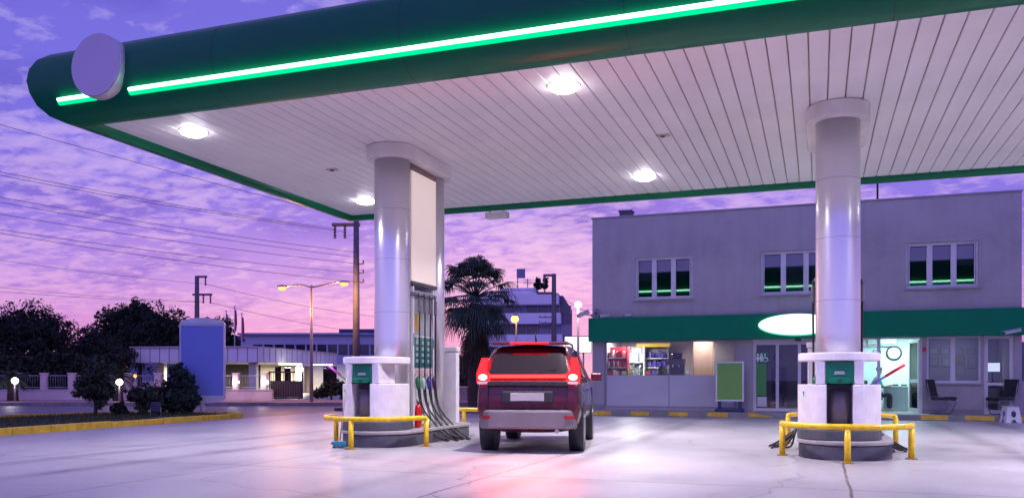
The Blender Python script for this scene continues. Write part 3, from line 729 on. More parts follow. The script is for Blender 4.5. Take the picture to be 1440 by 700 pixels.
# office front
x0, x1, z0, z1 = LW[2]
xo = fx(1236, YB)
f = MB(); f.box(x0, x1, YB + .05, YB + .13, z1 - .06, z1); f.box(x0, x0 + .06, YB + .052, YB + .128, z0, z1 - .06); f.box(x1 - .06, x1, YB + .052, YB + .128, z0, z1 - .06)
f.box(xo - .045, xo + .045, YB + .052, YB + .128, z0, z1 - .06); f.box(x0 + .06, xo - .045, YB + .06, YB + .12, fz(1225, 543, YB) - .04, fz(1225, 543, YB) + .04)
of = f.build('office_front', frame_w, bld, world=True)
p = MB(); p.box(x0 + .06, xo - .045, YB + .085, YB + .095, fz(1225, 543, YB) + .04, z1 - .06); p.build('pane', glass_shop, of, world=True)
p = MB(); p.box(x0 + .06, xo - .045, YB + .08, YB + .10, z0, fz(1225, 543, YB) - .04); p.build('lower_panel', frame_w, of, world=True)
# open office door leaf
hx, hy = x1 - .07, YB + .10
leaf_dir = Vector((fx(1280, YB + .82) - hx, .72, 0)).normalized()
mx = Matrix.Translation((hx, hy, 0)) @ Matrix.Rotation(math.atan2(leaf_dir.y, leaf_dir.x), 4, 'Z')
f = MB(); wd = .82; e = .09
f.box(0, e, -.02, .02, PZ + .02, 2.31, mx); f.box(wd - e, wd, -.02, .02, PZ + .02, 2.31, mx); f.box(e, wd - e, -.019, .019, 2.22, 2.31, mx); f.box(e, wd - e, -.019, .019, PZ + .02, PZ + .14, mx); f.box(e, wd - e, -.019, .019, 1.06, 1.14, mx)
dl = f.build('open_door', frame_w, bld, world=True)
p = MB(); p.box(e, wd - e, -.005, .005, PZ + .14, 1.06, mx); p.box(e, wd - e, -.005, .005, 1.14, 2.22, mx); p.build('pane', GLASS('glass_office', (.8, .9, .9), 1.5), dl, world=True)
p = MB(); p.tube([mx @ Vector((wd - .05, -.05, 1.15)), mx @ Vector((wd - .17, -.05, 1.15))], .012, 8); p.tube([mx @ Vector((wd - .05, -.02, 1.15)), mx @ Vector((wd - .05, -.05, 1.15))], .01, 8); p.build('handle', frame_d, dl, world=True)
# lounge window
x0, x1, z0, z1 = LW[3]; xm = fx(1340, YB)
f = MB(); e = .06
f.box(x0, x1, YB + .05, YB + .12, z0, z0 + e); f.box(x0, x1, YB + .05, YB + .12, z1 - e, z1); f.box(x0, x0 + e, YB + .052, YB + .118, z0 + e, z1 - e); f.box(x1 - e, x1, YB + .052, YB + .118, z0 + e, z1 - e); f.box(xm - .06, xm + .06, YB + .048, YB + .118, z0 + e, z1 - e)
lw_ = f.build('window', frame_w, bld, world=True)
for a, b in ((x0 + e, xm - .06), (xm + .06, x1 - e)):
    p = MB(); p.box(a, b, YB + .08, YB + .09, z0 + e, z1 - e); p.build('pane', GLASS('glass_lounge', (.72, .74, .78), 1.4), lw_, world=True)
p = MB(); p.box(x0 - .04, x1 + .03, YB - .06, YB + .045, z0 - .05, z0 - .003); p.build('sill', M('sill_stone', (.36, .34, .38), .6), lw_, world=True, bevel=.006)
# lounge door
x0, x1, z0, z1 = LW[4]; e = .10
f = MB(); f.box(x0, x0 + e, YB + .05, YB + .11, z0, z1 - e); f.box(x1 - e, x1, YB + .05, YB + .11, z0, z1 - e); f.box(x0, x1, YB + .05, YB + .11, z1 - e, z1); f.box(x0 + e, x1 - e, YB + .052, YB + .108, z0 + .01, z0 + .12); f.box(x0 + e, x1 - e, YB + .052, YB + .108, .98, 1.06)
ld = f.build('lounge_door', frame_w, bld, world=True)
p = MB(); p.box(x0 + e, x1 - e, YB + .075, YB + .085, z0 + .12, .98); p.box(x0 + e, x1 - e, YB + .075, YB + .085, 1.06, z1 - e); p.build('pane', GLASS('glass_lounge', (.72, .74, .78), 1.4), ld, world=True)
p = MB(); p.tube([(x0 + .06, YB + .0, 1.10), (x0 + .18, YB + .0, 1.10)], .011, 8); p.tube([(x0 + .06, YB + .0, 1.10), (x0 + .06, YB + .05, 1.10)], .010, 8); p.build('handle', M('handle_steel', (.6, .6, .62), .3, .9), ld, world=True)
# rain pipe, base course
g = MB(); g.box(bx0 - .012, LW[0][0], YB - .014, YB - .002, .0, .34); g.build('base_course', M('base_grey', (.26, .25, .29), .8), bld, world=True)
g = MB(); g.box(LW[2][1], LW[4][0], YB - .014, YB - .002, 0, .30); g.build('base_course', M('base_grey', (.26, .25, .29), .8), bld, world=True)
# roof things
t = thing('roof_vent', 'small dark box vent on the building roof edge at the left', 'vent', (fx(881, YB + .6), YB + .6, RZ - .3))
g = MB(); g.box(-.2, .2, -.2, .2, 0, fz(881, 299, YB + .6) - RZ + .3); g.build('stack', M('vent_grey', (.14, .13, .18), .7), t, bevel=.02)
g = MB(); zt = fz(881, 299, YB + .6) - RZ + .3; g.box(-.23, .23, -.23, .23, zt + .002, zt + .05); g.build('cap', M('vent_cap', (.2, .2, .24), .6), t, bevel=.01)
p = Vector((fx(1234, YB + 1.5), YB + 1.5, RZ - .3))
g = MB(); g.tube([p, p + Vector((0, 0, 2.9))], .03, 8); g.box(p.x - .08, p.x + .08, p.y - .08, p.y + .08, p.z, p.z + .1); solo(g, 'antenna_pole', M('pole_dark', (.05, .05, .06), .5, .4), 'thin dark antenna pole on the building roof', 'antenna', p)
# pavement with kerb
g = MB(); ky = 26.0; g.prism([(-7.6, ky + .15), (14, ky + .15), (14, 27.0), (bx1, 27.0), (bx0, 27.0), (-7.6, 27.0)], -.02, PZ - .004); struct(g, 'pavement', paving)
g = MB(); g.box(-7.6, 14, ky, ky + .148, -.02, PZ); struct(g, 'kerb', grey_kerb, bevel=.015)
def kpaint(a, b, wear=False):
    x0, x1 = fx(a, ky), fx(b, ky); q = MB()
    if wear: poly = [(x0, .04), (x0 + .35 * (x1 - x0), .045), (x1, .04), (x1, .055), (x0 + .5 * (x1 - x0), .11), (x0 + .1, PZ - .012), (x0, PZ - .015)]
    else:
        n = 7; poly = [(x0 + (x1 - x0) * i / n + rnd.uniform(-.01, .01), .035 + rnd.uniform(-.012, .012)) for i in range(n + 1)] + [(x1 + rnd.uniform(-.02, .02), .1), (x1, PZ - .016), (x0, PZ - .016), (x0 + rnd.uniform(-.02, .02), .1)]
    q.plate(poly, ky - .0035, ky - .001); q.box(x0, x1, ky + .018, ky + .13, PZ + .001, PZ + .004)
    return q
g = MB()
for a, b, wr in ((833, 859, 0), (887, 912, 0), (940, 967, 0), (995, 1023, 0), (1052, 1086, 1), (1295, 1333, 0), (1357, 1398, 0), (1433, 1475, 0)):
    q = kpaint(a, b, wr); g.add(q.v, q.f)
struct(g, 'kerb_paint', yellow_kerb)
# ------------------------------------------------------------------ rooms: lamps and contents
tube_m = EM('ceiling_tube', (.95, 1.0, 1.0), 5.0)
def room_lamp(x, y, wx, wy, power, col, lab, z=2.60):
    t = thing('room_light', lab, 'ceiling light', (x, y, z))
    g = MB(); g.box(-wx / 2, wx / 2, -wy / 2, wy / 2, -.05, .0); g.build('tray', frame_w, t)
    g = MB(); g.box(-wx / 2 + .03, wx / 2 - .03, -wy / 2 + .03, wy / 2 - .03, -.062, -.051); g.build('diffuser', tube_m, t)
    lamp('room_lamp', 'AREA', (x, y, z - .08), power, col, min(wx, wy), shape='SQUARE')
room_lamp(fx(890, 29), 28.6, 1.2, .3, 130, (1, .92, .95), 'fluorescent ceiling light in the shop over the left shelves')
room_lamp(fx(985, 27.5), 27.5, 1.2, .3, 34, (1, .85, .8), 'fluorescent ceiling light in the shop over the machine')
room_lamp(fx(1262, 28.4), 28.4, .9, .3, 76, (.60, 1.0, 1.0), 'fluorescent ceiling light in the lit office')
room_lamp(fx(1345, 28.2), 28.2, .6, .2, 9, (.8, .85, 1.0), 'dim ceiling light in the room with framed papers')
room_lamp(fx(1110, 29.5), 30.0, .6, .2, 7.0, (1, .9, .9), 'dim ceiling light in the hall behind the sliding doors')
# shelves in the shop
def shelf_unit(name, lab, px0, px1, y, zt, rows, frame_col, goods, grp=None, z0=PZ, depth=.35):
    x0, x1 = fx(px0, y), fx(px1, y); w_ = x1 - x0
    t = thing(name, lab, 'shelf', (x0, y, z0), group=grp)
    fm = M(name + '_frame_' + str(px0), frame_col, .5)
    g = MB(); g.box(0, .03, 0, depth, 0, zt - z0); g.box(w_ - .03, w_, 0, depth, 0, zt - z0); g.box(.03, w_ - .03, depth - .02, depth, 0, zt - z0); g.build('frame', fm, t)
    H = zt - z0
    for r in range(rows):
        z = .08 + (H - .15) * r / rows
        b = MB(); b.box(.03, w_ - .03, .0, depth - .022, z, z + .025); bo = b.build('shelf_board', M('shelf_edge_' + str(px0), (.6, .58, .55), .5), t)
        hh = (H - .15) / rows - .05; x = .05; k = 0
        by = {}
        while x < w_ - .10:
            ww = rnd.uniform(.05, .09); hgt = hh * rnd.uniform(.6, .98); c = goods[rnd.randrange(len(goods))]
            q = by.setdefault(c, MB())
            if rnd.random() < .4: q.tube([(x + ww / 2, .10, z + .026), (x + ww / 2, .10, z + .026 + hgt * .75), (x + ww / 2, .10, z + .026 + hgt)], [ww * .45, ww * .45, ww * .2], 8)
            else: q.box(x, x + ww, .03, .2, z + .026, z + .026 + hgt)
            x += ww + .008; k += 1
        for c, q in by.items(): q.build('goods', M('goods_%d_%d_%d' % tuple(int(v * 100) for v in c), c, .45, var=.25, scale=14), bo)
    return t
shelf_unit('snack_shelf', 'tall red snack shelf at the left end of the shop window', 852, 882, 28.3, 2.25, 6, (.45, .02, .03), [(.55, .02, .02), (.5, .05, .04), (.7, .66, .6)])
shelf_unit('goods_shelf', 'white shelf crowded with pale boxes, right of the red snack shelf', 884, 906, 29.6, 2.3, 4, (.7, .7, .72), [(.75, .74, .72), (.35, .4, .5), (.1, .12, .1), (.2, .5, .3)])
shelf_unit('chocolate_shelf', 'wide shelf of dark blue packets in rows under a yellow strip', 902, 940, 29.9, 2.27, 6, (.20, .17, .22), [(.04, .03, .30), (.05, .03, .24), (.03, .02, .2)])
x0, x1 = fx(895, 29.85), fx(942, 29.85)
g = MB(); g.box(x0, x1, 29.85, 29.9, 2.29, 2.42); t = solo(g, 'shelf_header', M('header_yellow', (.78, .52, .02), .5, emit=.25), 'yellow header strip above the blue packet shelf in the shop', 'header board', (x0, 29.85, 2.29))
# counter and machine
x0, x1 = fx(868, 28.2), fx(1000, 28.2)
t = thing('shop_counter', 'long pale counter behind the frosted shop window panel', 'counter', (x0, 28.2, PZ))
g = MB(); g.box(0, x1 - x0, 0, .6, 0, 1.0); g.build('carcass', M('counter_white', (.6, .6, .62), .4), t)
g = MB(); g.box(-.02, x1 - x0 + .02, -.03, .63, 1.002, 1.045); g.build('worktop', M('counter_top', (.45, .46, .48), .3), t, bevel=.008)
mcx = fx(951, 28.4)
t = thing('coffee_machine', 'black coffee machine on the shop counter', 'coffee machine', (mcx, 28.45, PZ + 1.046))
blk = M('machine_black', (.02, .02, .022), .3, coat=.3)
g = MB(); g.box(-.28, .28, -.15, .2, 0, .12); g.box(-.25, .25, .05, .2, .12, .5); g.box(-.28, .28, -.18, .2, .42, .62); g.build('body', blk, t, bevel=.02)
g = MB(); g.tube([(-.1, -.12, .42), (-.1, -.12, .34)], .03, 8); g.tube([(.1, -.12, .42), (.1, -.12, .34)], .03, 8); g.tube([(-.2, -.18, .36), (-.2, -.26, .30)], .012, 6); g.build('spout', M('spout_steel', (.5, .5, .5), .3, .9), t)
g = MB(); g.tube([(0, .02, .62), (0, .02, .80)], [.16, .2], 12); g.build('bean_hopper', GLASS('hopper', (.3, .25, .2), 1.0), t)
t = thing('till', 'dark till with a small screen at the left of the coffee machine', 'till', (fx(931, 28.4), 28.4, PZ + 1.046))
g = MB(); g.box(-.2, .2, -.15, .2, 0, .14); g.build('drawer', blk, t, bevel=.015)
g = MB(); g.obox((0, .06, .26), (.26, .04, .2), rx=-.25); g.obox((0, .06, .15), (.06, .06, .1)); g.build('screen', M('till_screen', (.05, .06, .07), .2), t)
# small goods on the counter
for i, (px, w_, h_, c, lab) in enumerate(((878, .16, .22, (.20, .32, .05), 'green snack box on the counter, leftmost in the shop window'), (886, .14, .30, (.55, .42, .06), 'yellow snack box on the counter beside the green one'),
        (894, .18, .20, (.62, .60, .58), 'white low box on the counter left of the till'), (902, .12, .34, (.12, .22, .10), 'tall dark green carton on the counter'), (911, .16, .24, (.35, .06, .05), 'dark red carton on the counter'), (968, .12, .26, (.5, .48, .5), 'pale carton on the counter right of the coffee machine'))):
    t = thing('snack_box', lab, 'box', (fx(px, 28.38), 28.38, PZ + 1.046), rnd.uniform(-.2, .2), 'boxes on the shop counter')
    g = MB(); g.box(-w_ / 2, w_ / 2, -.08, .1, 0, h_); g.build('carton', M('carton_%d' % i, c, .5, var=.35, scale=11), t, bevel=.006)
    g = MB(); g.box(-w_ / 2 + .015, w_ / 2 - .015, -.084, -.0805, h_ * .55, h_ * .85); g.build('label_patch', M('carton_band_%d' % i, tuple(min(.8, v * 2 + .1) for v in c), .5), t)
# brown door panel and slatted blind
x0, x1 = fx(976, 27.9), fx(1002, 27.9)
t = thing('brown_partition', 'tall brown board standing inside the shop beside the slatted blind', 'partition', (x0, 27.9, PZ))
g = MB(); g.box(0, x1 - x0, 0, .05, .0, 2.3); g.build('board', M('board_brown', (.42, .27, .20), .6, var=.15, scale=3, streak=True), t)
g = MB(); g.box(-.03, 0, -.01, .06, 0, 2.33); g.box(x1 - x0, x1 - x0 + .03, -.01, .06, 0, 2.33); g.box(-.03, x1 - x0 + .03, -.01, .06, 2.331, 2.37); g.build('edge', M('board_edge', (.25, .17, .14), .5), t)
x0, x1 = fx(1003, 27.3), fx(1033, 27.3)
t = thing('slatted_blind', 'beige slatted blind at the right end of the shop window', 'blind', (x0, 27.3, 1.2))
g = MB(); n = 22
for k in range(n): g.obox(((x1 - x0) / 2, 0, .03 + k * (1.12 / n)), (x1 - x0, .045, .004), rx=.9)
g.build('slats', M('blind_beige', (.56, .48, .42), .6), t)
g = MB(); g.box(0, x1 - x0, -.03, .03, 1.15, 1.2); g.build('head_rail', frame_w, t)
# things in the entrance
def flat_sign(name, lab, px0, px1, py0, py1, Y, mat, cat='sign', th=.012):
    x0, x1 = fx(px0, Y), fx(px1, Y); m = (px0 + px1) / 2; z0, z1 = fz(m, py1, Y), fz(m, py0, Y)
    t = thing(name, lab, cat, ((x0 + x1) / 2, Y, z0)); a = (x1 - x0) / 2
    g = MB(); g.box(-a, a, -th, 0, 0, z1 - z0); g.build('board', mat, t)
    return t, a, z1 - z0
sg = M('sign_green', (.0, .20, .09), .4)
t, a, h = flat_sign('toilet_sign', 'small green toilet sign with white figures on the sliding door', 1063, 1080.5, 495, 510, YB + .035, sg)
wt = M('sign_white', (.8, .85, .82), .5)
def person_icon(g, cx, skirt):
    g.plate([(cx + .035 * math.cos(k * PI / 6), .255 + .032 * math.sin(k * PI / 6)) for k in range(12)], -.016, -.0125)
    if skirt: g.plate([(cx - .025, .21), (cx - .06, .10), (cx - .025, .10), (cx - .025, .04), (cx + .025, .04), (cx + .025, .10), (cx + .06, .10), (cx + .025, .21)], -.016, -.0125)
    else: g.plate([(cx - .05, .215), (cx - .05, .12), (cx - .03, .12), (cx - .03, .04), (cx + .03, .04), (cx + .03, .12), (cx + .05, .12), (cx + .05, .215)], -.016, -.0125)
g = MB(); person_icon(g, -.125, True); person_icon(g, -.02, False)
cx = .105
g.plate([(cx - .02 + .024 * math.cos(k * PI / 6), .262 + .024 * math.sin(k * PI / 6)) for k in range(12)], -.016, -.0125)
g.plate([(cx - .035, .235), (cx - .035, .14), (cx + .035, .14), (cx + .06, .07), (cx + .085, .078), (cx + .055, .165), (cx - .01, .165), (cx - .01, .235)], -.016, -.0125)
g.plate([(cx - .01 + r * math.cos(a0), .11 + r * math.sin(a0)) for r, a0 in [(.075, 2.2 + i * .36) for i in range(11)] + [(.058, 2.2 + (10 - i) * .36) for i in range(11)]], -.016, -.0125)
g.build('pictogram', wt, t)
flat_sign('green_poster', 'tall plain green poster on the sliding door under the toilet sign', 1063.5, 1077.5, 511, 556, YB + .035, M('poster_green', (.06, .30, .07), .5), 'poster')
flat_sign('paper_sheet', 'white paper sheet on the sliding door at the foot of the green poster', 1065, 1078, 557.5, 571, YB + .035, M('paper_white', (.6, .62, .64), .6), 'poster')
t = thing('red_bin', 'small red bin inside the entrance behind the glass', 'bin', (fx(1085, 27.7), 27.7, PZ))
g = MB(); g.tube([(0, 0, 0), (0, 0, .30)], [.12, .15], 14); g.build('bucket', M('bin_red', (.5, .02, .02), .4), t)
g = MB(); g.tube([(0, 0, .295), (0, 0, .325)], .16, 14); g.build('rim', M('bin_red', (.5, .02, .02), .4), t)
shelf_unit('drinks_shelf', 'grey shelf of bottles inside the entrance behind the sliding doors', 1084, 1106, 28.9, 1.55, 3, (.4, .4, .42), [(.25, .06, .04), (.1, .25, .08), (.3, .3, .32), (.05, .08, .25)])
pt = thing('pot_plant', 'green pot plant on top of the shelf inside the entrance', 'plant', (fx(1092, 29.0), 29.05, 1.56))
g = MB(); g.tube([(0, 0, 0), (0, 0, .15)], [.07, .1], 12); g.build('pot', M('pot_dark', (.05, .04, .04), .6), pt)
g = MB()
for i in range(60):
    a0 = rnd.uniform(0, 2 * PI); r = rnd.uniform(.1, .28); z = rnd.uniform(.2, .5)
    p = Vector((r * math.cos(a0), r * math.sin(a0), z)); q = Vector((0, 0, .12)); sd = Vector((-math.sin(a0), math.cos(a0), 0)) * .025
    m_ = q.lerp(p, .6) + Vector((0, 0, .05)); g.add([q, m_ + sd, p, m_ - sd], [(0, 1, 2, 3)])
g.build('leaves', M('leaf_house', (.05, .16, .03), .5, var=.4), pt)
# office
def on_wall(px, py, Y): return (fx(px, Y), Y, fz(px, py, Y))
ow = YB + 2.595
L_ = on_wall(1257, 496, ow)
t = thing('wall_clock', 'round black rimmed clock on the bright office wall', 'clock', L_)
g = MB(); g.tube([(0, 0, 0), (0, -.04, 0)], .235, 32); g.build('case', M('clock_black', (.01, .01, .012), .3), t)
g = MB(); g.tube([(0, -.0405, 0), (0, -.046, 0)], .185, 32); g.build('dial', M('clock_face', (.75, .78, .78), .5), t)
g = MB()
for k in range(12):
    a0 = k * PI / 6; q = Matrix.Translation((.16 * math.sin(a0), -.048, .16 * math.cos(a0))) @ Matrix.Rotation(a0, 4, 'Y'); g.box(-.006, .006, -.001, .001, -.015, .015, q)
q = Matrix.Rotation(math.radians(245), 4, 'Y'); g.box(-.008, .008, -.052, -.050, -.02, .09, q)
q = Matrix.Rotation(math.radians(45), 4, 'Y'); g.box(-.006, .006, -.055, -.053, -.02, .14, q)
g.build('hands', M('clock_black', (.01, .01, .012), .3), t)
L_ = on_wall(1240, 481, ow)
t = thing('air_conditioner', 'white air conditioner high on the bright office wall', 'air conditioner', L_)
g = MB(); g.box(-.42, .42, -.2, 0, -.13, .13); g.build('casing', M('ac_white', (.72, .72, .68), .4), t, bevel=.03)
g = MB(); g.box(-.38, .38, -.204, -.2005, -.10, -.06); g.build('louvre', M('ac_grey', (.2, .2, .2), .5), t)
x0, x1 = fx(1243, 28.5), fx(1277, 28.5)
t = thing('office_desk', 'grey panelled desk in the lit office', 'desk', (x0, 28.5, PZ))
g = MB(); g.box(0, x1 - x0, 0, .03, 0, .74); g.box(0, .03, .03, .7, 0, .74); g.box(x1 - x0 - .03, x1 - x0, .03, .7, 0, .74); g.build('panels', M('desk_grey', (.38, .42, .46), .5), t)
g = MB(); g.box(-.04, x1 - x0 + .04, -.04, .74, .742, .78); g.build('desk_top', M('desk_top', (.6, .64, .66), .4), t, bevel=.006)
g = MB(); 
for k in range(3): g.box(.02 + k * .24, .18 + k * .24, .1, .3, .7815, .83)
solo(MB().add([Vector((x0, 28.5, PZ)) + v for v in g.v], g.f), 'document_trays', M('tray_dark', (.04, .05, .06), .4), 'dark document trays in a row on the office desk', 'trays', (x0 + .3, 28.6, PZ + .78))
for px, py, lab in ((1233, 499, 'framed notice on the office wall, left of the clock'), ):
    t = thing('framed_notice', lab, 'picture', on_wall(px, py, ow))
    g = MB(); g.box(-.12, .12, -.02, 0, -.16, .16); g.build('frame', M('clock_black', (.01, .01, .012), .3), t)
    g = MB(); g.box(-.10, .10, -.024, -.0205, -.14, .14); g.build('sheet', M('paper_white', (.6, .62, .64), .6), t)
# lounge wall papers
lw2 = YB + 2.195; k = 0
for px, py, w_, h_, colr, lab in ((1313, 493, .26, .2, (.5, .5, .52), 'white sheet in the upper row, leftmost on the lounge wall'), (1329, 493, .26, .2, (.45, .46, .5), 'white sheet in the upper row, second on the lounge wall'),
        (1347, 494, .26, .2, (.42, .42, .48), 'pale sheet in the upper row just right of the window bar'), (1366, 494, .26, .2, (.36, .37, .42), 'grey sheet in the upper row, rightmost on the lounge wall'),
        (1313, 509, .26, .26, (.4, .4, .42), 'white sheet in the lower row, leftmost on the lounge wall'), (1331, 509, .24, .28, (.48, .48, .5), 'white sheet in the lower row just left of the window bar'),
        (1349, 506, .30, .24, (.42, .34, .24), 'yellowish sheet in the lower row right of the window bar'), (1367, 510, .24, .34, (.40, .40, .44), 'tall pale sheet in the lower row, rightmost on the lounge wall'), (1351, 521, .24, .32, (.45, .45, .48), 'pale sheet hanging lowest on the lounge wall')):
    t = thing('notice_sheet', lab, 'notice', on_wall(px, py, lw2), group='sheets on the lounge wall')
    g = MB(); g.box(-w_ / 2, w_ / 2, -.012, 0, -h_ / 2, h_ / 2); g.build('frame', M('sheet_frame', (.2, .19, .2), .5), t)
    g = MB(); g.box(-w_ / 2 + .015, w_ / 2 - .015, -.016, -.0125, -h_ / 2 + .015, h_ / 2 - .015); g.build('paper', M('sheet_%d' % k, colr, .6, var=.08, scale=9), t); k += 1
# screen in lounge
L_ = (fx(1396, 28.6), 28.6, 1.0)
t = thing('computer_screen', 'bright white computer screen seen through the right glass door', 'screen', L_)
zc_ = fz(1396, 516, 28.6) - 1.0
g = MB(); g.box(-.21, .21, 0, .04, zc_ - .15, zc_ + .15); g.build('case', blk, t)
g = MB(); g.box(-.19, .19, -.004, -.001, zc_ - .13, zc_ + .13); g.build('display', EM('screen_white', (.80, .86, 1.0), 1.6), t)
g = MB(); g.tube([(0, .03, zc_ - .15), (0, .03, -.06)], .025, 8); g.box(-.12, .12, -.06, .1, -.08, -.06); g.build('stand', blk, t)
t = thing('lounge_desk', 'low dark desk carrying the bright screen', 'desk', (fx(1396, 28.6), 28.6, PZ))
g = MB(); g.box(-.5, .45, -.1, .45, .71, .745); g.build('top', M('desk_dark', (.1, .09, .1), .5), t)
for x in (-.46, .41):
    g = MB(); g.box(x, x + .04, -.06, .4, 0, .708); g.build('leg', M('desk_dark', (.1, .09, .1), .5), t)
# red alarm box
t = thing('alarm_box', 'small red alarm box on the pier right of the open office door', 'alarm', (fx(1299.5, YB), YB - .002, fz(1299, 491, YB)))
g = MB(); g.box(-.05, .05, -.045, 0, -.06, .06); g.build('box', M('alarm_red', (.55, .01, .02), .4), t, bevel=.008)
g = MB(); g.tube([(0, -.046, 0), (0, -.055, 0)], .02, 10); g.build('button', M('alarm_dark', (.1, .0, .0), .4), t)
# oval sign on the band
oy = YB - .27
xl, xr2 = fx(1066, oy), fx(1176, oy); zc_ = fz(1118, 456.5, oy); rh = fz(1118, 441, oy) - zc_
t = thing('oval_sign', 'glowing white oval sign on the green band, partly behind the right column', 'sign', ((xl + xr2) / 2, oy, zc_))
A = (xr2 - xl) / 2
g = MB(); g.plate([(A * math.cos(k * PI / 24), rh * math.sin(k * PI / 24)) for k in range(48)], -.10, 0.006); g.build('rim', EM('oval_rim', (.12, .95, .72), .9), t)
g = MB(); g.plate([(A * .975 * math.cos(k * PI / 24), rh * .93 * math.sin(k * PI / 24) + .012) for k in range(48)], -.112, -.101); g.build('face', EM('oval_face', (1, 1, 1), 1.6), t)
lamp('oval_lamp', 'AREA', ((xl + xr2) / 2, oy - .2, zc_), 8, (.9, 1, .97), .6, (-PI / 2, 0, 0))
g = MB(); p = (fx(1122, oy), YB - .2, 2.33); g.box(-.09, .09, -.05, .05, -.04, .042)
t = thing('door_sensor', 'small black motion sensor above the sliding doors', 'sensor', p); g.build('body', blk, t, bevel=.02)
g = MB(); g.sphere((0, -.045, -.02), .03, 10, 6); g.build('lens', M('disp_dark2', (.03, .03, .05), .1), t)
# CCTV cameras
cam_w = M('camera_white', (.55, .54, .55), .4)
def cctv(lab, pos, aim, L=.34, r=.055, mount=(0, .1, .12), colr=None):
    t = thing('security_camera', lab, 'camera', pos, group='security cameras on the station building')
    d = Vector(aim).normalized(); a, b = -d * L * .5, d * L * .5
    mx = Matrix.Translation((0, 0, 0)) @ d.to_track_quat('Y', 'Z').to_matrix().to_4x4()
    g = MB(); g.box(-r, r, -L / 2, L / 2, -r, r, mx); g.build('housing', colr or cam_w, t, bevel=.02)
    g = MB(); g.box(-r * 1.25, r * 1.25, -L / 2, L / 2 + .05, r + .004, r + .016, mx); g.build('sun_shield', colr or cam_w, t)
    g = MB(); g.tube([b * .98, b * 1.02 + d * .004], r * .7, 12); g.build('lens', blk, t)
    g = MB(); g.tube([(0, 0, 0), tuple(Vector(mount) * .6), mount], .018, 8); m_ = Vector(mount); g.obox(m_, (.09, .03, .09)); g.build('bracket', frame_d, t)
cctv('white camera sticking out past the left corner of the building', (bx0 - .32, YB + .05, fz(828, 441, YB)), (-.8, -.45, -.42), .42, .06, (.30, .03, -.06))
cctv('small dark camera just on the left edge of the building above the band', (bx0 + .16, YB - .12, fz(840, 439, YB)), (.1, -.9, -.5), .2, .05, (0, .11, .07), frame_d)
cctv('white camera lying on top of the green band near the left corner', (fx(850, YB - .2), YB - .16, 3.20), (-.75, -.6, -.1), .36, .05, (.05, .14, .05))
cctv('small white camera on top of the green band above the shop window', (fx(882, YB - .2), YB - .14, 3.20), (-.7, -.6, -.15), .26, .04, (.04, .12, .05))
cctv('long white camera fixed on the green band at the right end of the building', (fx(1424, YB - .5), YB - .50, fz(1424, 466, YB - .5)), (-.90, -.34, -.18), .46, .045, (.1, .235, .04))
# poster board
bx = (fx(1006, 26.4) + fx(1046, 26.4)) / 2; wd = (fx(1046, 26.4) - fx(1006, 26.4)) / 2
t = thing('poster_stand', 'blank green poster board in a white frame standing on the pavement', 'poster board', (bx, 26.45, PZ))
z0, z1 = fz(1026, 564, 26.4) - PZ, fz(1026, 508, 26.4) - PZ
wf = M('stand_white', (.72, .72, .74), .4)
g = MB(); g.box(-wd, wd, -.03, .03, z0, z0 + .05); g.box(-wd, wd, -.03, .03, z1 - .05, z1); g.box(-wd, -wd + .05, -.029, .029, z0 + .05, z1 - .05); g.box(wd - .05, wd, -.029, .029, z0 + .05, z1 - .05); g.build('frame', wf, t, bevel=.01)
g = MB(); g.box(-wd + .05, wd - .05, -.022, .022, z0 + .05, z1 - .05); g.build('poster', M('poster_lime', (.17, .40, .08), .55, var=.03), t)
navy = M('stand_navy', (.02, .03, .10), .45)
g = MB(); g.prism([(-wd * .92, -.25), (wd * .92, -.25), (wd, -.18), (wd, .2), (wd * .9, .25), (-wd * .9, .25), (-wd, .2), (-wd, -.18)], .0, .10); g.build('base', navy, t, bevel=.03)
for sx in (-1, 1):
    g = MB(); g.box(sx * wd * .72 - .05, sx * wd * .72 + .05, -.05, .05, .102, z0); g.build('leg', navy, t, bevel=.01)
# chairs
def chair(lab, loc, rz):
    t = thing('visitor_chair', lab, 'chair', loc, rz, 'black chairs outside the lounge')
    lea = M('chair_black', (.014, .014, .018), .45, bump=.2, bscale=90); chrome = M('chair_chrome', (.22, .22, .26), .25, .9)
    prof_ = [(-.25, .42), (.18, .44), (.27, .42)]
    g = MB(); vs = []
    def slab(line, th, w_):
        q = MB(); P_ = catmull([(a, 0, b) for a, b in line], 5); n = len(P_)
        top = []; bot = []
        for i, p in enumerate(P_):
            d = (P_[min(i + 1, n - 1)] - P_[max(i - 1, 0)]).normalized(); nn = Vector((-d.z, 0, d.x))
            top.append(p + nn * th / 2); bot.append(p - nn * th / 2)
        ring = top + bot[::-1]
        vs = [(p.x, -w_, p.z) for p in ring] + [(p.x, w_, p.z) for p in ring]; m = len(ring)
        q.add(vs, [(i, (i + 1) % m, m + (i + 1) % m, m + i) for i in range(m)] + [tuple(range(m - 1, -1, -1)), tuple(range(m, 2 * m))])
        return q
    slab([(-.22, .45), (0, .43), (.20, .46), (.29, .43)], .07, .24).build('seat', lea, t, bevel=.02)
    slab([(-.24, .50), (-.31, .68), (-.36, .98)], .06, .24).build('backrest', lea, t, bevel=.02)
    for sy in (-.235, .235):
        g = MB(); g.tube(catmull([(-.33, sy, .90), (-.27, sy, .58), (-.20, sy, .41), (.10, sy, .40), (.26, sy, .36), (.20, sy, .18), (.12, sy, .03), (.0, sy, .013), (-.26, sy, .013)], 4), .013, 8); g.build('leg', chrome, t)
    g = MB(); g.tube([(-.26, -.235, .013), (-.26, .235, .013)], .013, 8); g.tube([(-.1, -.235, .40), (-.1, .235, .40)], .011, 8); g.build('crossbar', chrome, t)
chair('black chair facing right under the lounge window', (fx(1326, 26.55), 26.6, PZ), -.55)
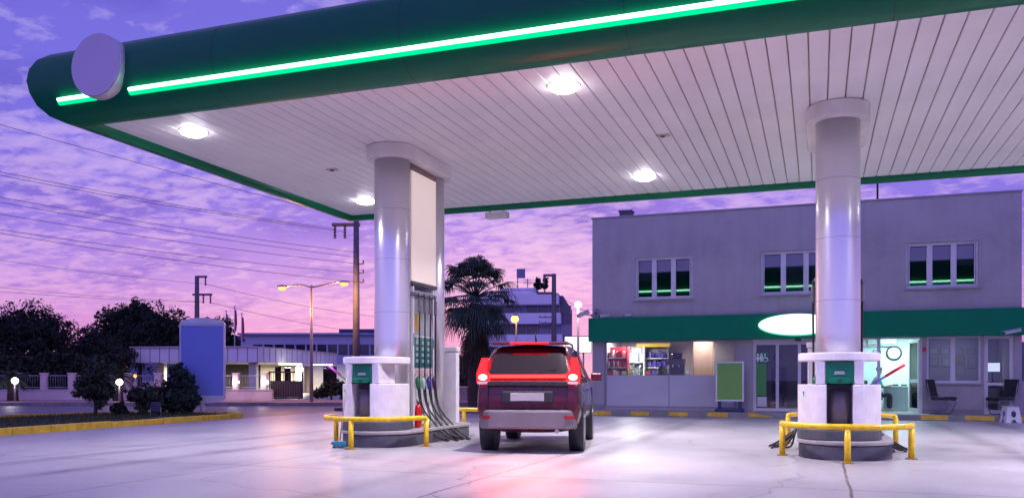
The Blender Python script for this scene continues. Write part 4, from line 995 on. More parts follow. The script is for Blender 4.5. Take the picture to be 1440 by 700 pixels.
chair('black chair facing left in front of the right glass door', (fx(1408, 26.55), 26.6, PZ), PI + .55)
# stool
t = thing('plastic_stool', 'white plastic stool with oval holes at the right kerb', 'stool', (fx(1421, 25.72), 25.72, .006), .25)
pw = M('stool_white', (.66, .68, .74), .4)
g = MB(); g.box(-.15, .15, -.15, .15, .395, .425); g.build('seat', pw, t, bevel=.02)
sideq = []
for k in range(4):
    q = MB(); mx = Matrix.Rotation(k * PI / 2, 4, 'Z')
    oval = [(.065 * math.cos(i * PI / 12), .225 + .085 * math.sin(i * PI / 12)) for i in range(24)]
    arch = [(.07 * math.cos(PI - i * PI / 10), .09 * math.sin(PI - i * PI / 10)) for i in range(11)]
    outer = [(-.20, 0)] + [(a, b) for a, b in arch] + [(.20, 0), (.145, .394), (-.145, .394)]
    bmq = bmesh.new()
    def yy(z): return -.195 + .05 * z / .394
    ev = []
    for loop in (outer, oval):
        vv = [bmq.verts.new(mx @ Vector((a, yy(b), b))) for a, b in loop]
        ev += [bmq.edges.new((vv[i], vv[(i + 1) % len(vv)])) for i in range(len(vv))]
    bmesh.ops.triangle_fill(bmq, use_beauty=True, edges=ev)
    bmesh.ops.recalc_face_normals(bmq, faces=bmq.faces)
    bmq.verts.index_update(); q.add([v.co.copy() for v in bmq.verts], [tuple(v.index for v in f.verts) for f in bmq.faces]); bmq.free()
    o = q.build('leg_panel', pw, t); sm = o.modifiers.new('solid', 'SOLIDIFY'); sm.thickness = .008; sm.offset = 0
# red back wheel chock free; person in the office
def skin_chain(name, joints, edges, mat, parent, lv=2):
    me = bpy.data.meshes.new(name); me.from_pydata([j[0] for j in joints], edges, [])
    o = bpy.data.objects.new(name, me); COL.objects.link(o); o.parent = parent; WM[o.name] = wmat(parent)
    sk = o.modifiers.new('skin', 'SKIN'); sk.use_smooth_shade = True
    for i, j in enumerate(joints):
        me.skin_vertices[0].data[i].radius = (j[1], j[1] if len(j) < 3 else j[2])
    me.skin_vertices[0].data[0].use_root = True
    ss = o.modifiers.new('sub', 'SUBSURF'); ss.levels = lv; ss.render_levels = lv
    me.materials.append(mat); return o
def person_seated(loc, rz):
    t = thing('person', 'person in a teal shirt sitting behind the office window', 'person', loc, rz)
    skinm = M('skin', (.42, .25, .18), .5); shirt = M('shirt_teal', (.02, .28, .24), .8); trou = M('trousers_dark', (.03, .03, .05), .8); hair = M('hair_dark', (.015, .012, .012), .6)
    # faces +x, seat at .46
    J = [((0, 0, .52), .12, .15), ((.04, 0, .72), .11, .15), ((.09, 0, .95), .10, .17), ((.12, 0, 1.05), .05, .06), ((.15, 0, 1.14), .055, .055), ((.18, 0, 1.22), .085, .075), ((.175, 0, 1.30), .075, .07),
         ((.10, .20, .98), .055), ((.18, .25, .74), .045), ((.40, .17, .80), .032), ((.47, .15, .80), .03),
         ((.10, -.20, .98), .055), ((.18, -.25, .74), .045), ((.40, -.17, .80), .032), ((.47, -.15, .80), .03),
         ((.10, .10, .50), .085), ((.46, .12, .52), .06), ((.44, .12, .08), .042), ((.56, .12, .04), .035),
         ((.10, -.10, .50), .085), ((.46, -.12, .52), .06), ((.44, -.12, .08), .042), ((.56, -.12, .04), .035)]
    E = [(0, 1), (1, 2), (2, 3), (3, 4), (4, 5), (5, 6), (2, 7), (7, 8), (8, 9), (9, 10), (2, 11), (11, 12), (12, 13), (13, 14), (0, 15), (15, 16), (16, 17), (17, 18), (0, 19), (19, 20), (20, 21), (21, 22)]
    b = skin_chain('body', J, E, skinm, t)
    for sy in (1, -1):
        for k in range(4): 
            y = sy * (.15 + (k - 1.5) * .019)
            g = MB(); g.tube([(.49, y, .80), (.53, y, .795), (.56, y, .775)], [.009, .008, .006], 6)
            g.build('finger', skinm, b)
        g = MB(); g.tube([(.46, sy * .125, .80), (.50, sy * .105, .795), (.525, sy * .105, .785)], [.01, .009, .007], 6); g.build('thumb', skinm, b)
    g = MB(); g.sphere((.265, 0, 1.235), .018, 8, 6); g.build('nose', skinm, b)
    S_ = [(a, *[v + .018 for v in r]) for a, *r in J]
    idx = [0, 1, 2, 7, 8, 11, 12]
    K_ = [S_[i] for i in idx]; K_.append((Vector(J[8][0]).lerp(Vector(J[9][0]), .35), .05)); K_.append((Vector(J[12][0]).lerp(Vector(J[13][0]), .35), .05))
    skin_chain('shirt', K_, [(0, 1), (1, 2), (2, 3), (3, 4), (4, 7), (2, 5), (5, 6), (6, 8)], shirt, t)
    idx = [0, 15, 16, 17, 19, 20, 21]; K_ = [S_[i] for i in idx]
    skin_chain('trousers', K_, [(0, 1), (1, 2), (2, 3), (0, 4), (4, 5), (5, 6)], trou, t)
    g = MB(); g.sphere((.150, 0, 1.295), .095, 14, 8, (1.0, .92, .85)); g.build('hair', hair, t)
    ch = thing('office_chair', 'dark swivel chair under the seated person in the office', 'chair', loc, rz)
    g = MB(); g.box(-.22, .22, -.22, .22, .36, .41); g.build('seat', M('chair_black', (.014, .014, .018), .45), ch, bevel=.02)
    g = MB(); g.box(-.27, -.22, -.2, .2, .5, .95); g.build('backrest', M('chair_black', (.014, .014, .018), .45), ch, bevel=.02)
    g = MB(); g.tube([(0, 0, .03), (0, 0, .36)], .03, 10)
    for k in range(5): g.tube([(0, 0, .08), (.26 * math.cos(k * 1.2566), .26 * math.sin(k * 1.2566), .03)], .02, 6)
    g.tube([(-.2, 0, .38), (-.26, 0, .40), (-.25, 0, .55)], .015, 6)
    g.build('base', frame_d, ch)
person_seated((fx(1229, 28.3), 28.35, PZ), .15)
# ------------------------------------------------------------------ car between the islands, at rest
cp = W(763, 15.2); CRZ = math.radians(11.5)
car = thing('hatchback_car', 'dark red hatchback seen from behind with glowing red rear lights, between the islands', 'car', (cp.x, cp.y, 0.006), CRZ)
car.scale = (1.0, 1.06, 1.12)
paint = M('car_paint', (.085, .006, .012), .28, .25, var=.05, coat=.8)
cglass = M('car_glass', (.012, .010, .014), .06, var=.02, spec=.7)
plast = M('car_plastic', (.02, .02, .022), .55)
lowp = M('car_bumper', (.20, .17, .18), .45, .2)
# station: y, w_bottom, w_mid, w_belt, w_roof, z_bottom, z_mid, z_belt, z_top
ST = [(-2.02, .58, .66, .66, .60, .50, .62, .74, .78), (-1.985, .72, .78, .77, .66, .36, .66, .90, .96), (-1.93, .74, .805, .79, .68, .30, .70, 1.0, 1.08), (-1.83, .75, .815, .80, .66, .28, .70, 1.02, 1.30),
      (-1.66, .75, .82, .81, .60, .27, .70, 1.03, 1.575), (-1.5, .75, .82, .81, .595, .26, .70, 1.03, 1.62), (-1.0, .75, .825, .81, .60, .25, .70, 1.02, 1.65), (-.2, .75, .825, .81, .605, .25, .70, 1.0, 1.66), (.35, .75, .825, .81, .59, .25, .70, .99, 1.60),
      (.95, .75, .82, .80, .66, .25, .70, .97, 1.08), (1.15, .75, .815, .79, .68, .26, .68, .94, 1.0), (1.65, .73, .79, .75, .62, .28, .62, .84, .88), (1.93, .66, .72, .66, .52, .32, .56, .72, .76), (2.0, .55, .6, .56, .45, .40, .54, .66, .68)]
ZR = lambda z: z if z < 1.08 else 1.08 + (z - 1.08) * .80
ST = [s_[:8] + (ZR(s_[8]),) for s_ in ST]
def ring(st):
    y, wb, wm_, wl, wr, zb, zm, zl, zt = st
    h = [(0, zb), (wb * .6, zb), (wb, zb + .05), (wm_, (zb + zm) / 2 + .03), (wm_, zm), (wl, zl), (wl * .35 + wr * .65, zl * .35 + zt * .65), (wr, zt - .03), (wr * .82, zt), (0, zt + .015)]
    return [(x, y, z) for x, z in h] + [(-x, y, z) for x, z in h[-2:0:-1]]
R_ = [ring(s_) for s_ in ST]; n = len(R_[0])
g = MB()
g.add([p for r in R_ for p in r], [(i * n + k, i * n + (k + 1) % n, (i + 1) * n + (k + 1) % n, (i + 1) * n + k) for i in range(len(R_) - 1) for k in range(n)], True)
g.f.append(tuple(range(n))[::-1]); g.s.append(True); b0 = (len(R_) - 1) * n; g.f.append(tuple(b0 + k for k in range(n))); g.s.append(True)
body = g.build('body', paint, car); m = body.modifiers.new('sub', 'SUBSURF'); m.levels = 1; m.render_levels = 1
def surf(i, t, k, s, off=.012):     # point on the hull between stations i,i+1 (t) and ring points k,k+1 (s), pushed out
    a = Vector(R_[i][k]).lerp(Vector(R_[i][(k + 1) % n]), s); b = Vector(R_[i + 1][k]).lerp(Vector(R_[i + 1][(k + 1) % n]), s)
    return a.lerp(b, t)
# rear window: slab following the slope of the tailgate
def rear_patch(pts, th, name, mat, parent=car, bevel=.01):
    q = MB(); q.prism([(0, 0)] * 0 or [(p[0], p[1]) for p in pts], 0, th)
    # local frame: x right, y up along the tailgate slope
    o = Vector((0, -1.952, 1.06)); up = Vector((0, .30, .412)).normalized(); nrm = Vector((0, -up.z, up.y))
    mx = Matrix((( 1, 0, 0, o.x), (0, up.y, nrm.y, o.y), (0, up.z, nrm.z, o.z), (0, 0, 0, 1)))
    q.v = [mx @ v for v in q.v]; return q.build(name, mat, parent, bevel=bevel)
rw = rear_patch([(-.64, .0), (.64, .0), (.55, .36), (.48, .395), (-.48, .395), (-.55, .36)], .03, 'rear_window', cglass)
q = MB(); q.obox((.18, -1.93, 1.13), (.5, .015, .02), ry=-.12, rx=0); q.build('wiper', plast, rw)
redlamp = EM('tail_lamp_lit', (1.0, .008, .012), 7.0); hot = EM('tail_lamp_hot', (1.0, .30, .25), 9.0)
# roof spoiler with high brake light
q = MB(); q.prism([(-.60, -1.80), (.60, -1.80), (.60, -1.5), (-.60, -1.5)], 1.508, 1.545); sp = q.build('roof_spoiler', paint, car, bevel=.015)
q = MB(); q.box(-.30, .30, -1.818, -1.801, 1.512, 1.538); q.build('high_brake_light', redlamp, sp)
# tail lamps
for sx in (-1, 1):
    q = MB(); q.plate([(sx * .60, .99), (sx * .79, .97), (sx * .80, 1.10), (sx * .745, 1.32), (sx * .665, 1.32), (sx * .66, 1.14), (sx * .60, 1.10)], -2.0, -1.84)
    if sx > 0: q.f = [tuple(reversed(f)) for f in q.f]
    for v in q.v: v.y += max(0, v.z - 1.08) * .65 - .012
    tl = q.build('tail_lamp', redlamp, car)
    q = MB(); q.sphere((sx * .70, -2.008, 1.05), .055, 14, 8, (1.25, .25, .75)); q.build('bulb_glow', hot, tl)
q = MB(); q.box(-.595, .595, -2.022, -1.96, 1.04, 1.085); q.build('added_trail_bar', EM('added_trail_glow', (1.0, .03, .03), 5.0), car, bevel=.006)  # added glowing bar, stands in for the red light trail between the tail lamps
q = MB(); q.box(-.62, .62, -2.045, -1.96, .93, 1.0); q.build('tailgate_trim', plast, car, bevel=.015)
# plate recess, bumper, reflectors
q = MB(); q.box(-.40, .40, -2.052, -1.98, .70, .86); pr = q.build('plate_recess', plast, car, bevel=.02)
q = MB(); q.box(-.26, .26, -2.06, -2.053, .725, .835); q.build('number_plate', M('plate_white', (.42, .40, .40), .4), pr, bevel=.004)
q = MB(); q.prism([(-.74, -1.80), (-.76, -1.95), (-.60, -2.07), (.60, -2.07), (.76, -1.95), (.74, -1.80)], .34, .60); bp_ = q.build('rear_bumper', lowp, car, bevel=.03)
for sx in (-1, 1):
    q = MB(); q.obox((sx * .645, -2.045, .50), (.18, .012, .045), rz=sx * .68); q.build('reflector', M('reflector_red', (.4, .01, .01), .2), bp_)
q = MB(); q.tube([(.45, -2.02, .31), (.45, -1.8, .31)], .03, 10); q.build('exhaust', M('spout_steel', (.5, .5, .5), .3, .9), car)
seam = M('car_seam', (.004, .003, .004), .7)
q = MB(); q.box(-.66, .66, -2.024, -1.99, .615, .628); q.build('tailgate_gap', seam, car)
for sx in (-1, 1):
    q = MB(); q.box(sx * .612 - .005, sx * .612 + .005, -2.018, -1.96, .64, .95); q.build('tailgate_gap', seam, car)
    q = MB(); q.box(sx * .70 - .08, sx * .70 + .08, -2.02, -2.012, .955, .99); q.build('reversing_light', M('lens_clear', (.6, .55, .55), .15), car)
    q = MB(); q.tube([(sx * .50, -1.5, 1.535), (sx * .52, -1.3, 1.565), (sx * .53, 0, 1.565), (sx * .52, .25, 1.53)], .016, 8); q.build('roof_rail', plast, car)
q = MB(); q.tube([(0, -.9, 1.53), (0, -1.05, 1.72)], [.02, .006], 6); q.build('aerial', plast, car)
# side windows and wheels
for sx in (-1, 1):
    for nm, ia, ib, t0, t1 in (('side_window', 4, 6, .35, .9), ('side_window', 6, 8, .0, .75)):
        a, b = ST[ia], ST[ib]
        def pt(st, f): 
            wl, wr, zl, zt = st[3], st[4], st[7], st[8]
            return Vector((sx * (wl + (wr - wl) * f * .78 + .012), 0, zl + (zt - zl) * (.06 + f * .78)))
        y0, y1 = a[0] + .12, b[0] - .06
        q = MB(); A0, A1, B0, B1 = pt(a, 0), pt(a, 1), pt(b, 0), pt(b, 1)
        A0.y = y0; A1.y = y0 + .06; B0.y = y1; B1.y = y1 - (.28 if ib == 8 else 0)
        inn = Vector((-sx * .03, 0, 0))
        q.add([A0, B0, B1, A1, A0 + inn, B0 + inn, B1 + inn, A1 + inn], [(0, 1, 2, 3), (7, 6, 5, 4), (0, 4, 5, 1), (1, 5, 6, 2), (2, 6, 7, 3), (3, 7, 4, 0)] if sx > 0 else [(3, 2, 1, 0), (4, 5, 6, 7), (1, 5, 4, 0), (2, 6, 5, 1), (3, 7, 6, 2), (0, 4, 7, 3)])
        q.build(nm, cglass, car)
    for y in (-1.28, 1.25):
        q = MB(); q.tube([(sx * .62, y, .32), (sx * .645, y, .32), (sx * .80, y, .32), (sx * .825, y, .32)], [.27, .315, .315, .285], 28); wh = q.build('wheel', M('tyre', (.015, .015, .016), .8, bump=.4), car)
        q = MB(); q.tube([(sx * .824, y, .32), (sx * .835, y, .32)], .20, 20); q.build('rim', M('rim_alloy', (.4, .38, .4), .3, .8), wh)
        q = MB(); q.tube([(sx * .60, y, .34), (sx * .828, y, .34)], .365, 28); q.build('wheel_arch', plast, car)
    q = MB(); q.obox((sx * .93, .62, 1.06), (.20, .10, .14)); q.obox((sx * .83, .64, 1.02), (.08, .05, .05)); q.build('mirror', paint, car, bevel=.03)
    q = MB(); q.obox((sx * .834, -.35, .86), (.015, .16, .025)); q.build('door_handle', plast, car)
q = MB(); q.prism([(-.56, .45), (.56, .45), (.62, .93), (-.62, .93)], 0, .02)
for v in q.v: v.z += 1.51 - (v.y - .40) * .80
q.build('windscreen', cglass, car)
lamp('tail_glow', 'AREA', (cp.x + 2.16 * math.sin(CRZ), cp.y - 2.26 * math.cos(CRZ), 1.16), 80, (1, .10, .07), 1.3, (-PI / 2, 0, CRZ), shape='DISK')
# ------------------------------------------------------------------ roadside planter with kerb at the left
def kerb_run(pts, w_, h, name, mat, seg=1.0, gap=.012, jit=.01):
    P_ = [Vector((p[0], p[1], 0)) for p in pts]; g = MB()
    for a, b in zip(P_[:-1], P_[1:]):
        L_ = (b - a).length; d = (b - a).normalized(); nn = Vector((-d.y, d.x, 0)); k = max(1, round(L_ / seg))
        for i in range(k):
            p0 = a + d * (L_ * i / k + gap / 2); p1 = a + d * (L_ * (i + 1) / k - gap / 2); j = rnd.uniform(-jit, jit); hh = h + rnd.uniform(-jit, jit)
            q = [p0 + nn * j, p1 + nn * j, p1 + nn * (w_ + j), p0 + nn * (w_ + j)]
            g.prism([(v.x, v.y) for v in q], -.03, hh)
    return struct(g, name, mat, bevel=.018)
K = [(-15.2, 3), (-15.4, 9), (-15.7, 14), (-15.95, 18.5), (-16.15, 20.6)] + [(-17.0 + .9 * math.cos(a), 20.8 + .9 * math.sin(a)) for a in (.35, .8, 1.3, 1.9)] + [(-20.5, 21.3), (-22.5, 15), (-24, 3)]
kerb_run(K, .16, .15, 'planter_kerb', yellow_kerb)
soil = M('soil', (.05, .04, .03), .95, var=.4, scale=6, bump=.6)
kc = (sum(p[0] for p in K) / len(K), sum(p[1] for p in K) / len(K)); g = MB(); g.prism([(kc[0] + (x - kc[0]) * .975, kc[1] + (y - kc[1]) * .985) for x, y in K], -.02, .09); struct(g, 'planter_soil', soil)
grass_m = M('grass_blade', (.035, .055, .015), .8, var=.5, scale=3)
def inside(x, y): 
    c = False; n = len(K)
    for i in range(n):
        (x0, y0), (x1, y1) = K[i], K[(i + 1) % n]
        if (y0 > y) != (y1 > y) and x < (x1 - x0) * (y - y0) / (y1 - y0) + x0: c = not c
    return c
g = MB()
for i in range(9000):
    x, y = rnd.uniform(-21, -15.6), rnd.uniform(8, 21.5)
    if not inside(x - .25, y) or not inside(x + .25, y): continue
    h = rnd.uniform(.03, .11); a = rnd.uniform(0, 2 * PI); wv = Vector((math.cos(a), math.sin(a), 0)) * .012
    b = Vector((x, y, .085)); tpt = b + Vector((rnd.uniform(-.04, .04), rnd.uniform(-.04, .04), h))
    g.add([b - wv, b + wv, tpt], [(0, 1, 2)])
tag(g.build('grass', grass_m), 'short dark grass covering the planter island', 'grass', kind='stuff')
# ------------------------------------------------------------------ foliage
def leaf(g, p, s_, r=rnd):
    a = Vector((r.gauss(0, 1), r.gauss(0, 1), r.gauss(0, 1))).normalized(); b = a.cross(Vector((r.gauss(0, 1), r.gauss(0, 1), r.gauss(0, 1)))).normalized()
    g.add([p - a * s_, p + b * s_ * .5, p + a * s_, p - b * s_ * .5], [(0, 1, 2, 3)])
def crown(lobes, n, s_, shell=.55):
    g = MB(); tot = sum(l[3] ** 2 for l in lobes)
    for (x, y, z, R_, *fl) in lobes:
        f = fl[0] if fl else .8
        k = int(n * R_ * R_ / tot); cl = []
        for j in range(max(6, k // 45)):
            d = Vector((rnd.gauss(0, 1), rnd.gauss(0, 1), rnd.gauss(0, 1))).normalized(); rr = R_ * rnd.uniform(shell, 1.13)
            cl.append((Vector((x + d.x * rr, y + d.y * rr, z + d.z * rr * f)), R_ * rnd.uniform(.14, .30)))
        for j in range(k):
            c, cr = cl[rnd.randrange(len(cl))]
            d = Vector((rnd.gauss(0, 1), rnd.gauss(0, 1), rnd.gauss(0, .8))); d = d.normalized() * cr * rnd.uniform(.2, 1.0) ** .6
            leaf(g, c + d, s_ * rnd.uniform(.6, 1.3))
        # inner twigs and leaves close the middle
        for j in range(k // 3):
            d = Vector((rnd.gauss(0, 1), rnd.gauss(0, 1), rnd.gauss(0, 1))).normalized() * R_ * rnd.random() ** .5 * .75
            leaf(g, Vector((x + d.x, y + d.y, z + d.z * f)), s_ * 1.8)
    return g
bark = M('bark', (.07, .05, .04), .9, var=.3, scale=6, bump=.6)
def leafm(name, c): return M(name, c, .75, var=.55, scale=1.6)
def tree(name, lab, px, d, lobes, n, s_, mat, base_z=0, trunk=.28, group=None):
    p = W(px, d, base_z); t = thing(name, lab, 'tree', p, TH, group)
    crown(lobes, n, s_).build('crown', mat, t)
    g = MB(); zt = sum(l[2] for l in lobes) / len(lobes)
    g.tube(catmull([(0, 0, -.05), (.05, 0, zt * .4), (-.05, .03, zt * .75), (0, 0, zt)], 4), [trunk * (1 - .045 * i) for i in range(13)], 10)
    for l in lobes: g.tube(catmull([(0, 0, zt * .45), (l[0] * .5, l[1] * .5, zt * .45 + (l[2] - zt * .45) * .6), (l[0], l[1], l[2])], 3), [trunk * .5, trunk * .42, trunk * .35, trunk * .28, trunk * .22, trunk * .15, trunk * .08], 6)
    g.build('trunk', bark, t)
    return t
pine = leafm('leaf_pine', (.014, .022, .016)); oak = leafm('leaf_dark', (.017, .026, .015)); shrub_m = leafm('leaf_shrub', (.030, .05, .028)); cyp = leafm('leaf_conifer', (.020, .042, .030))
gt = 'dark trees beyond the road at the left'
tree('pine_tree', 'broad dark umbrella pine at the left edge beyond the white fence', 28, 62, [(-2.6, 0, 4.6, 2.4, .7), (.4, .3, 5.1, 2.3, .7), (2.3, -.2, 4.3, 1.9, .8), (-1.0, -.8, 3.6, 2.4, .8), (1.4, -.6, 2.9, 1.9, .9), (-3.5, 0, 3.0, 2.2, .9)], 20000, .10, pine, trunk=.3, group=gt)
tree('round_tree', 'dark round crowned tree between the pine and the blank totem sign, tallest there', 196, 96, [tuple(v * k for v, k in zip(l, (1.66, 1, 1.62, 1.66, 1))) for l in [(0, 0, 5.1, 1.5, .8), (-1.5, .2, 4.3, 1.6, .85), (1.6, 0, 4.2, 1.6, .85), (.2, -.8, 3.4, 2.0, .9), (2.2, -.3, 3.0, 1.5, .9), (-2.7, 0, 3.1, 1.5, .9)]], 18000, .16, oak, group=gt)
tree('round_tree', 'lower dark tree filling the gap right of the umbrella pine', 125, 66, [(0, 0, 3.4, 1.9, .8), (-1.9, 0, 2.6, 1.6, .9), (1.8, .2, 2.7, 1.7, .9), (0, -.6, 1.8, 2.0, .9)], 11000, .10, oak, group=gt)
tree('round_tree', 'dark tree standing behind the blank totem sign', 302, 100, [tuple(v * k for v, k in zip(l, (1.4, 1, 1.42, 1.38, 1))) for l in [(0, 0, 4.6, 1.6, .8), (-1.7, .2, 4.2, 1.6, .85), (1.1, 0, 3.9, 1.3, .85), (.2, -.4, 3.0, 1.9, .9), (-2.4, 0, 2.8, 1.7, .9)]], 11000, .14, oak, group=gt)
def hedge(name, lab, px0, px1, d, z0, z1, n, mat, s_=.12, th=.9):
    p = W((px0 + px1) / 2, d); t = thing(name, lab, 'hedge', p, TH); w_ = (px1 - px0) * d / FP
    g = MB()
    for i in range(n):
        x = rnd.uniform(-w_ / 2, w_ / 2); top = z1 - .25 + .25 * math.sin(x * 1.7) * .5 + .2 * math.sin(x * 4.1) * .5
        leaf(g, Vector((x, rnd.uniform(-th / 2, th / 2), z0 + (top - z0) * rnd.random() ** .8)), s_ * rnd.uniform(.7, 1.5))
    g.build('foliage', mat, t)
    g = MB(); k = max(2, int(w_ / .8))
    for i in range(k):
        x = -w_ / 2 + w_ * (i + .5) / k; g.tube([(x, 0, -.05), (x + .05, 0, (z0 + z1) / 2)], [.05, .03], 6)
    g.build('stems', bark, t)
hedge('hedge', 'long dark hedge behind the white fence at the left', -60, 176, 46, .1, 2.7, 15000, oak)
hedge('hedge', 'dark hedge behind the palm, between the pump island and the billboard', 636, 800, 44, .0, 2.4, 7000, oak)
def shrub(name, lab, px, py, lobes, n, s_, mat, cat='shrub'):
    p = G(px, py, .09); t = thing(name, lab, cat, (p.x, p.y, .08), TH)
    crown(lobes, n, s_, .4).build('foliage', mat, t)
    g = MB(); top = max(l[2] for l in lobes)
    g.tube(catmull([(0, 0, -.03), (.02, 0, top * .3), (0, 0, top * .8)], 3), [.06, .055, .05, .04, .035, .025, .012], 8)
    for l in lobes: g.tube([(0, 0, .15), (l[0] * .8, l[1] * .8, l[2])], [.03, .008], 6)
    g.build('stem', bark, t)
# bushes in the planter (positions by their feet)
shrub('bush', 'leafy upright bush on a short stem in the planter, left of the others', 134, 584, [(0, 0, 1.25, .45, 1), (-.12, 0, .85, .50, 1), (.2, 0, .75, .46, 1), (.05, 0, 1.55, .28, 1.2)], 3800, .05, shrub_m)
shrub('bush', 'tiny round bush low in the planter', 166, 583, [(0, 0, .20, .24, .9), (.16, 0, .16, .16, .9)], 900, .04, shrub_m)
shrub('bush', 'loose round bush in the planter beside the dark conifer', 205, 583, [(0, 0, .50, .42, .95), (-.28, 0, .62, .32, .9), (.25, 0, .42, .34, 1)], 2600, .05, shrub_m)
shrub('conifer_bush', 'dense dark conifer bush in front of the blank totem sign', 247, 582, [(0, 0, .55, .62, .95), (.1, 0, 1.0, .46, 1.1), (.3, 0, .45, .45, .95), (-.32, 0, .5, .42, 1.0), (.02, 0, 1.3, .26, 1.2)], 6000, .05, cyp)
# little spotlight in the planter
p = G(219, 587, .09)
t = thing('garden_floodlight', 'small dark floodlight standing in the planter grass', 'floodlight', (p.x, p.y, .08), .4)
g = MB(); g.box(-.12, .12, -.06, .06, .16, .44); g.build('case', M('flood_navy', (.02, .025, .07), .4), t, bevel=.03)
g = MB(); g.tube([(-.14, 0, 0.02), (-.14, 0, .3)], .012, 6); g.tube([(.14, 0, .02), (.14, 0, .3)], .012, 6); g.tube([(-.14, 0, .02), (.14, 0, .02)], .012, 6); g.build('bracket', frame_d, t)
# ------------------------------------------------------------------ blank totem sign
p = G(285, 584, .09); dT = 26.5
base = W(285, dT, 0)
t = thing('totem_sign', 'tall blank blue totem sign with a curved top on one short post', 'sign', base, TH + .12)
def tz(py): return CH + (HY - py) * dT / FP
wT = 30.5 * dT / FP
z0, z1 = tz(558), tz(456)
tf = M('totem_white', (.55, .58, .68), .4)
g = MB(); e = .045; g.box(-wT, -wT + e, -.09, .09, z0, z1); g.box(wT - e, wT, -.09, .09, z0, z1); g.box(-wT + e, wT - e, -.088, .088, z0, z0 + e); g.box(-wT + e, wT - e, -.088, .088, z1 - e, z1); g.build('frame', tf, t, bevel=.01)
g = MB(); g.box(-wT + e + .002, wT - e - .002, -.075, .075, z0 + e, z1 - e); g.build('blank_face', M('totem_blue', (.16, .22, .62), .4, var=.05, scale=.9), t)
g = MB(); n = 14; g.plate([(-wT, z1 + .003)] + [(wT * math.cos(a), z1 + .015 + .19 * math.sin(a)) for a in [i * PI / n for i in range(n + 1)]] [0:1] + [(wT * math.cos(i * PI / n), z1 + .015 + .19 * math.sin(i * PI / n)) for i in range(n + 1)], -.085, .085)
g.v = g.v; g.build('top_cap', tf, t)
g = MB(); g.plate([(-wT, z0 - .003)] + [(-wT * math.cos(i * PI / n), z0 - .005 - .19 * math.sin(i * PI / n)) for i in range(n + 1)], -.085, .085); g.build('bottom_cap', tf, t)
g = MB(); g.tube([(0, 0, -.06), (0, 0, z0 - .12)], .075, 12); g.build('post', tf, t)
# ------------------------------------------------------------------ far side of the road: pavement, fence, gate
def row(px, d, z=0): return W(px, d, z)
g = MB(); d0, d1 = 37.0, 42.5
a, b, c, e = W(-420, d0), W(1000, d0), W(1000, d1), W(-420, d1)
g.prism([(v.x, v.y) for v in (a, b, c, e)], -.02, .13); struct(g, 'far_pavement', brick_pave)
kerb_run([W(-420, d0 - .16), W(1000, d0 - .16)], .158, .15, 'far_kerb', M('far_kerb', (.26, .2, .2), .7, var=.3), seg=1.0)
g = MB(); q0 = [W(470, 31.0), W(720, 31.0), W(720, 31.8), W(470, 31.8)]; g.prism([(v.x, v.y) for v in q0], -.02, .12); struct(g, 'traffic_island', dkgrey, bevel=.04)
fpink = M('fence_plaster', (.62, .52, .54), .8, var=.12, bump=.2)
rail_g = M('fence_metal', (.40, .40, .46), .5, .4)
DF = 42.0
def fence_seg(px0, px1, lab, posts):
    cx = (px0 + px1) / 2; p = W(cx, DF, .13); t = thing('garden_fence', lab, 'fence', p, TH); k = DF / FP
    X = lambda px: (px - cx) * k
    g = MB(); g.box(X(px0), X(px1), -.12, .12, -.05, .48); g.build('base_wall', fpink, t, bevel=.015)
    g = MB(); g.box(X(px0), X(px1), -.15, .15, .482, .53); g.build('coping', M('coping_pale', (.55, .50, .52), .8), t)
    for px in posts:
        g = MB(); g.box(X(px) - .13, X(px) + .13, -.13, .13, .531, 1.28); g.box(X(px) - .16, X(px) + .16, -.16, .16, 1.282, 1.34); g.build('pier', fpink, t)
    ed = sorted([px0] + posts + [px1])
    for u, v in zip(ed[:-1], ed[1:]):
        if v - u < 12: continue
        x0, x1 = X(u) + .2, X(v) - .2; g = MB()
        g.tube([(x0, 0, .62), (x1, 0, .62), (x1, 0, 1.20), (x0, 0, 1.20), (x0, 0, .62)], .022, 6)
        n = int((x1 - x0) / .12)
        for i in range(1, n): g.tube([(x0 + (x1 - x0) * i / n, 0, .62), (x0 + (x1 - x0) * i / n, 0, 1.2)], .007, 4)
        g.build('railing', rail_g, t)
fence_seg(-60, 250, 'low pinkish garden wall with piers and metal railings across the road at the left', [-20, 23, 62, 101, 140, 180, 222])
fence_seg(254, 384, 'low pale wall with white railing and lamp piers across the road near the gate', [257, 332, 372])
def globe(px, py, d, lab, foot, power=6):
    p = WP(px, py, d); t = thing('globe_lamp', lab, 'lamp', (p.x, p.y, foot), group='white globe lamps across the road')
    h = p.z - foot
    g = MB(); g.tube([(0, 0, 0), (0, 0, h - .08)], [.05, .035], 8); g.tube([(0, 0, h - .12), (0, 0, h - .08)], .07, 10); g.build('post', frame_d, t)
    g = MB(); g.sphere((0, 0, h), .15, 14, 10); g.build('globe', EM('globe_lit', (1.0, .93, .90), 7.0), t)
    lamp('globe_light', 'POINT', (p.x, p.y - .3, p.z + .02), power, (1, .85, .8), .12)
globe(21, 535, 39, 'white globe lamp at the far left above a small palm', .13, 14)
globe(168, 537, 39, 'white globe lamp behind the bushes of the planter', .13, 14)
globe(332, 537, DF, 'white globe lamp on the wall pier just right of the blank totem', 1.47, 12)
globe(373, 537, DF, 'white globe lamp on the wall pier left of the gate', 1.47, 12)
globe(421, 538, 46, 'white globe lamp in front of the gatehouse right of the gate', .0, 12)
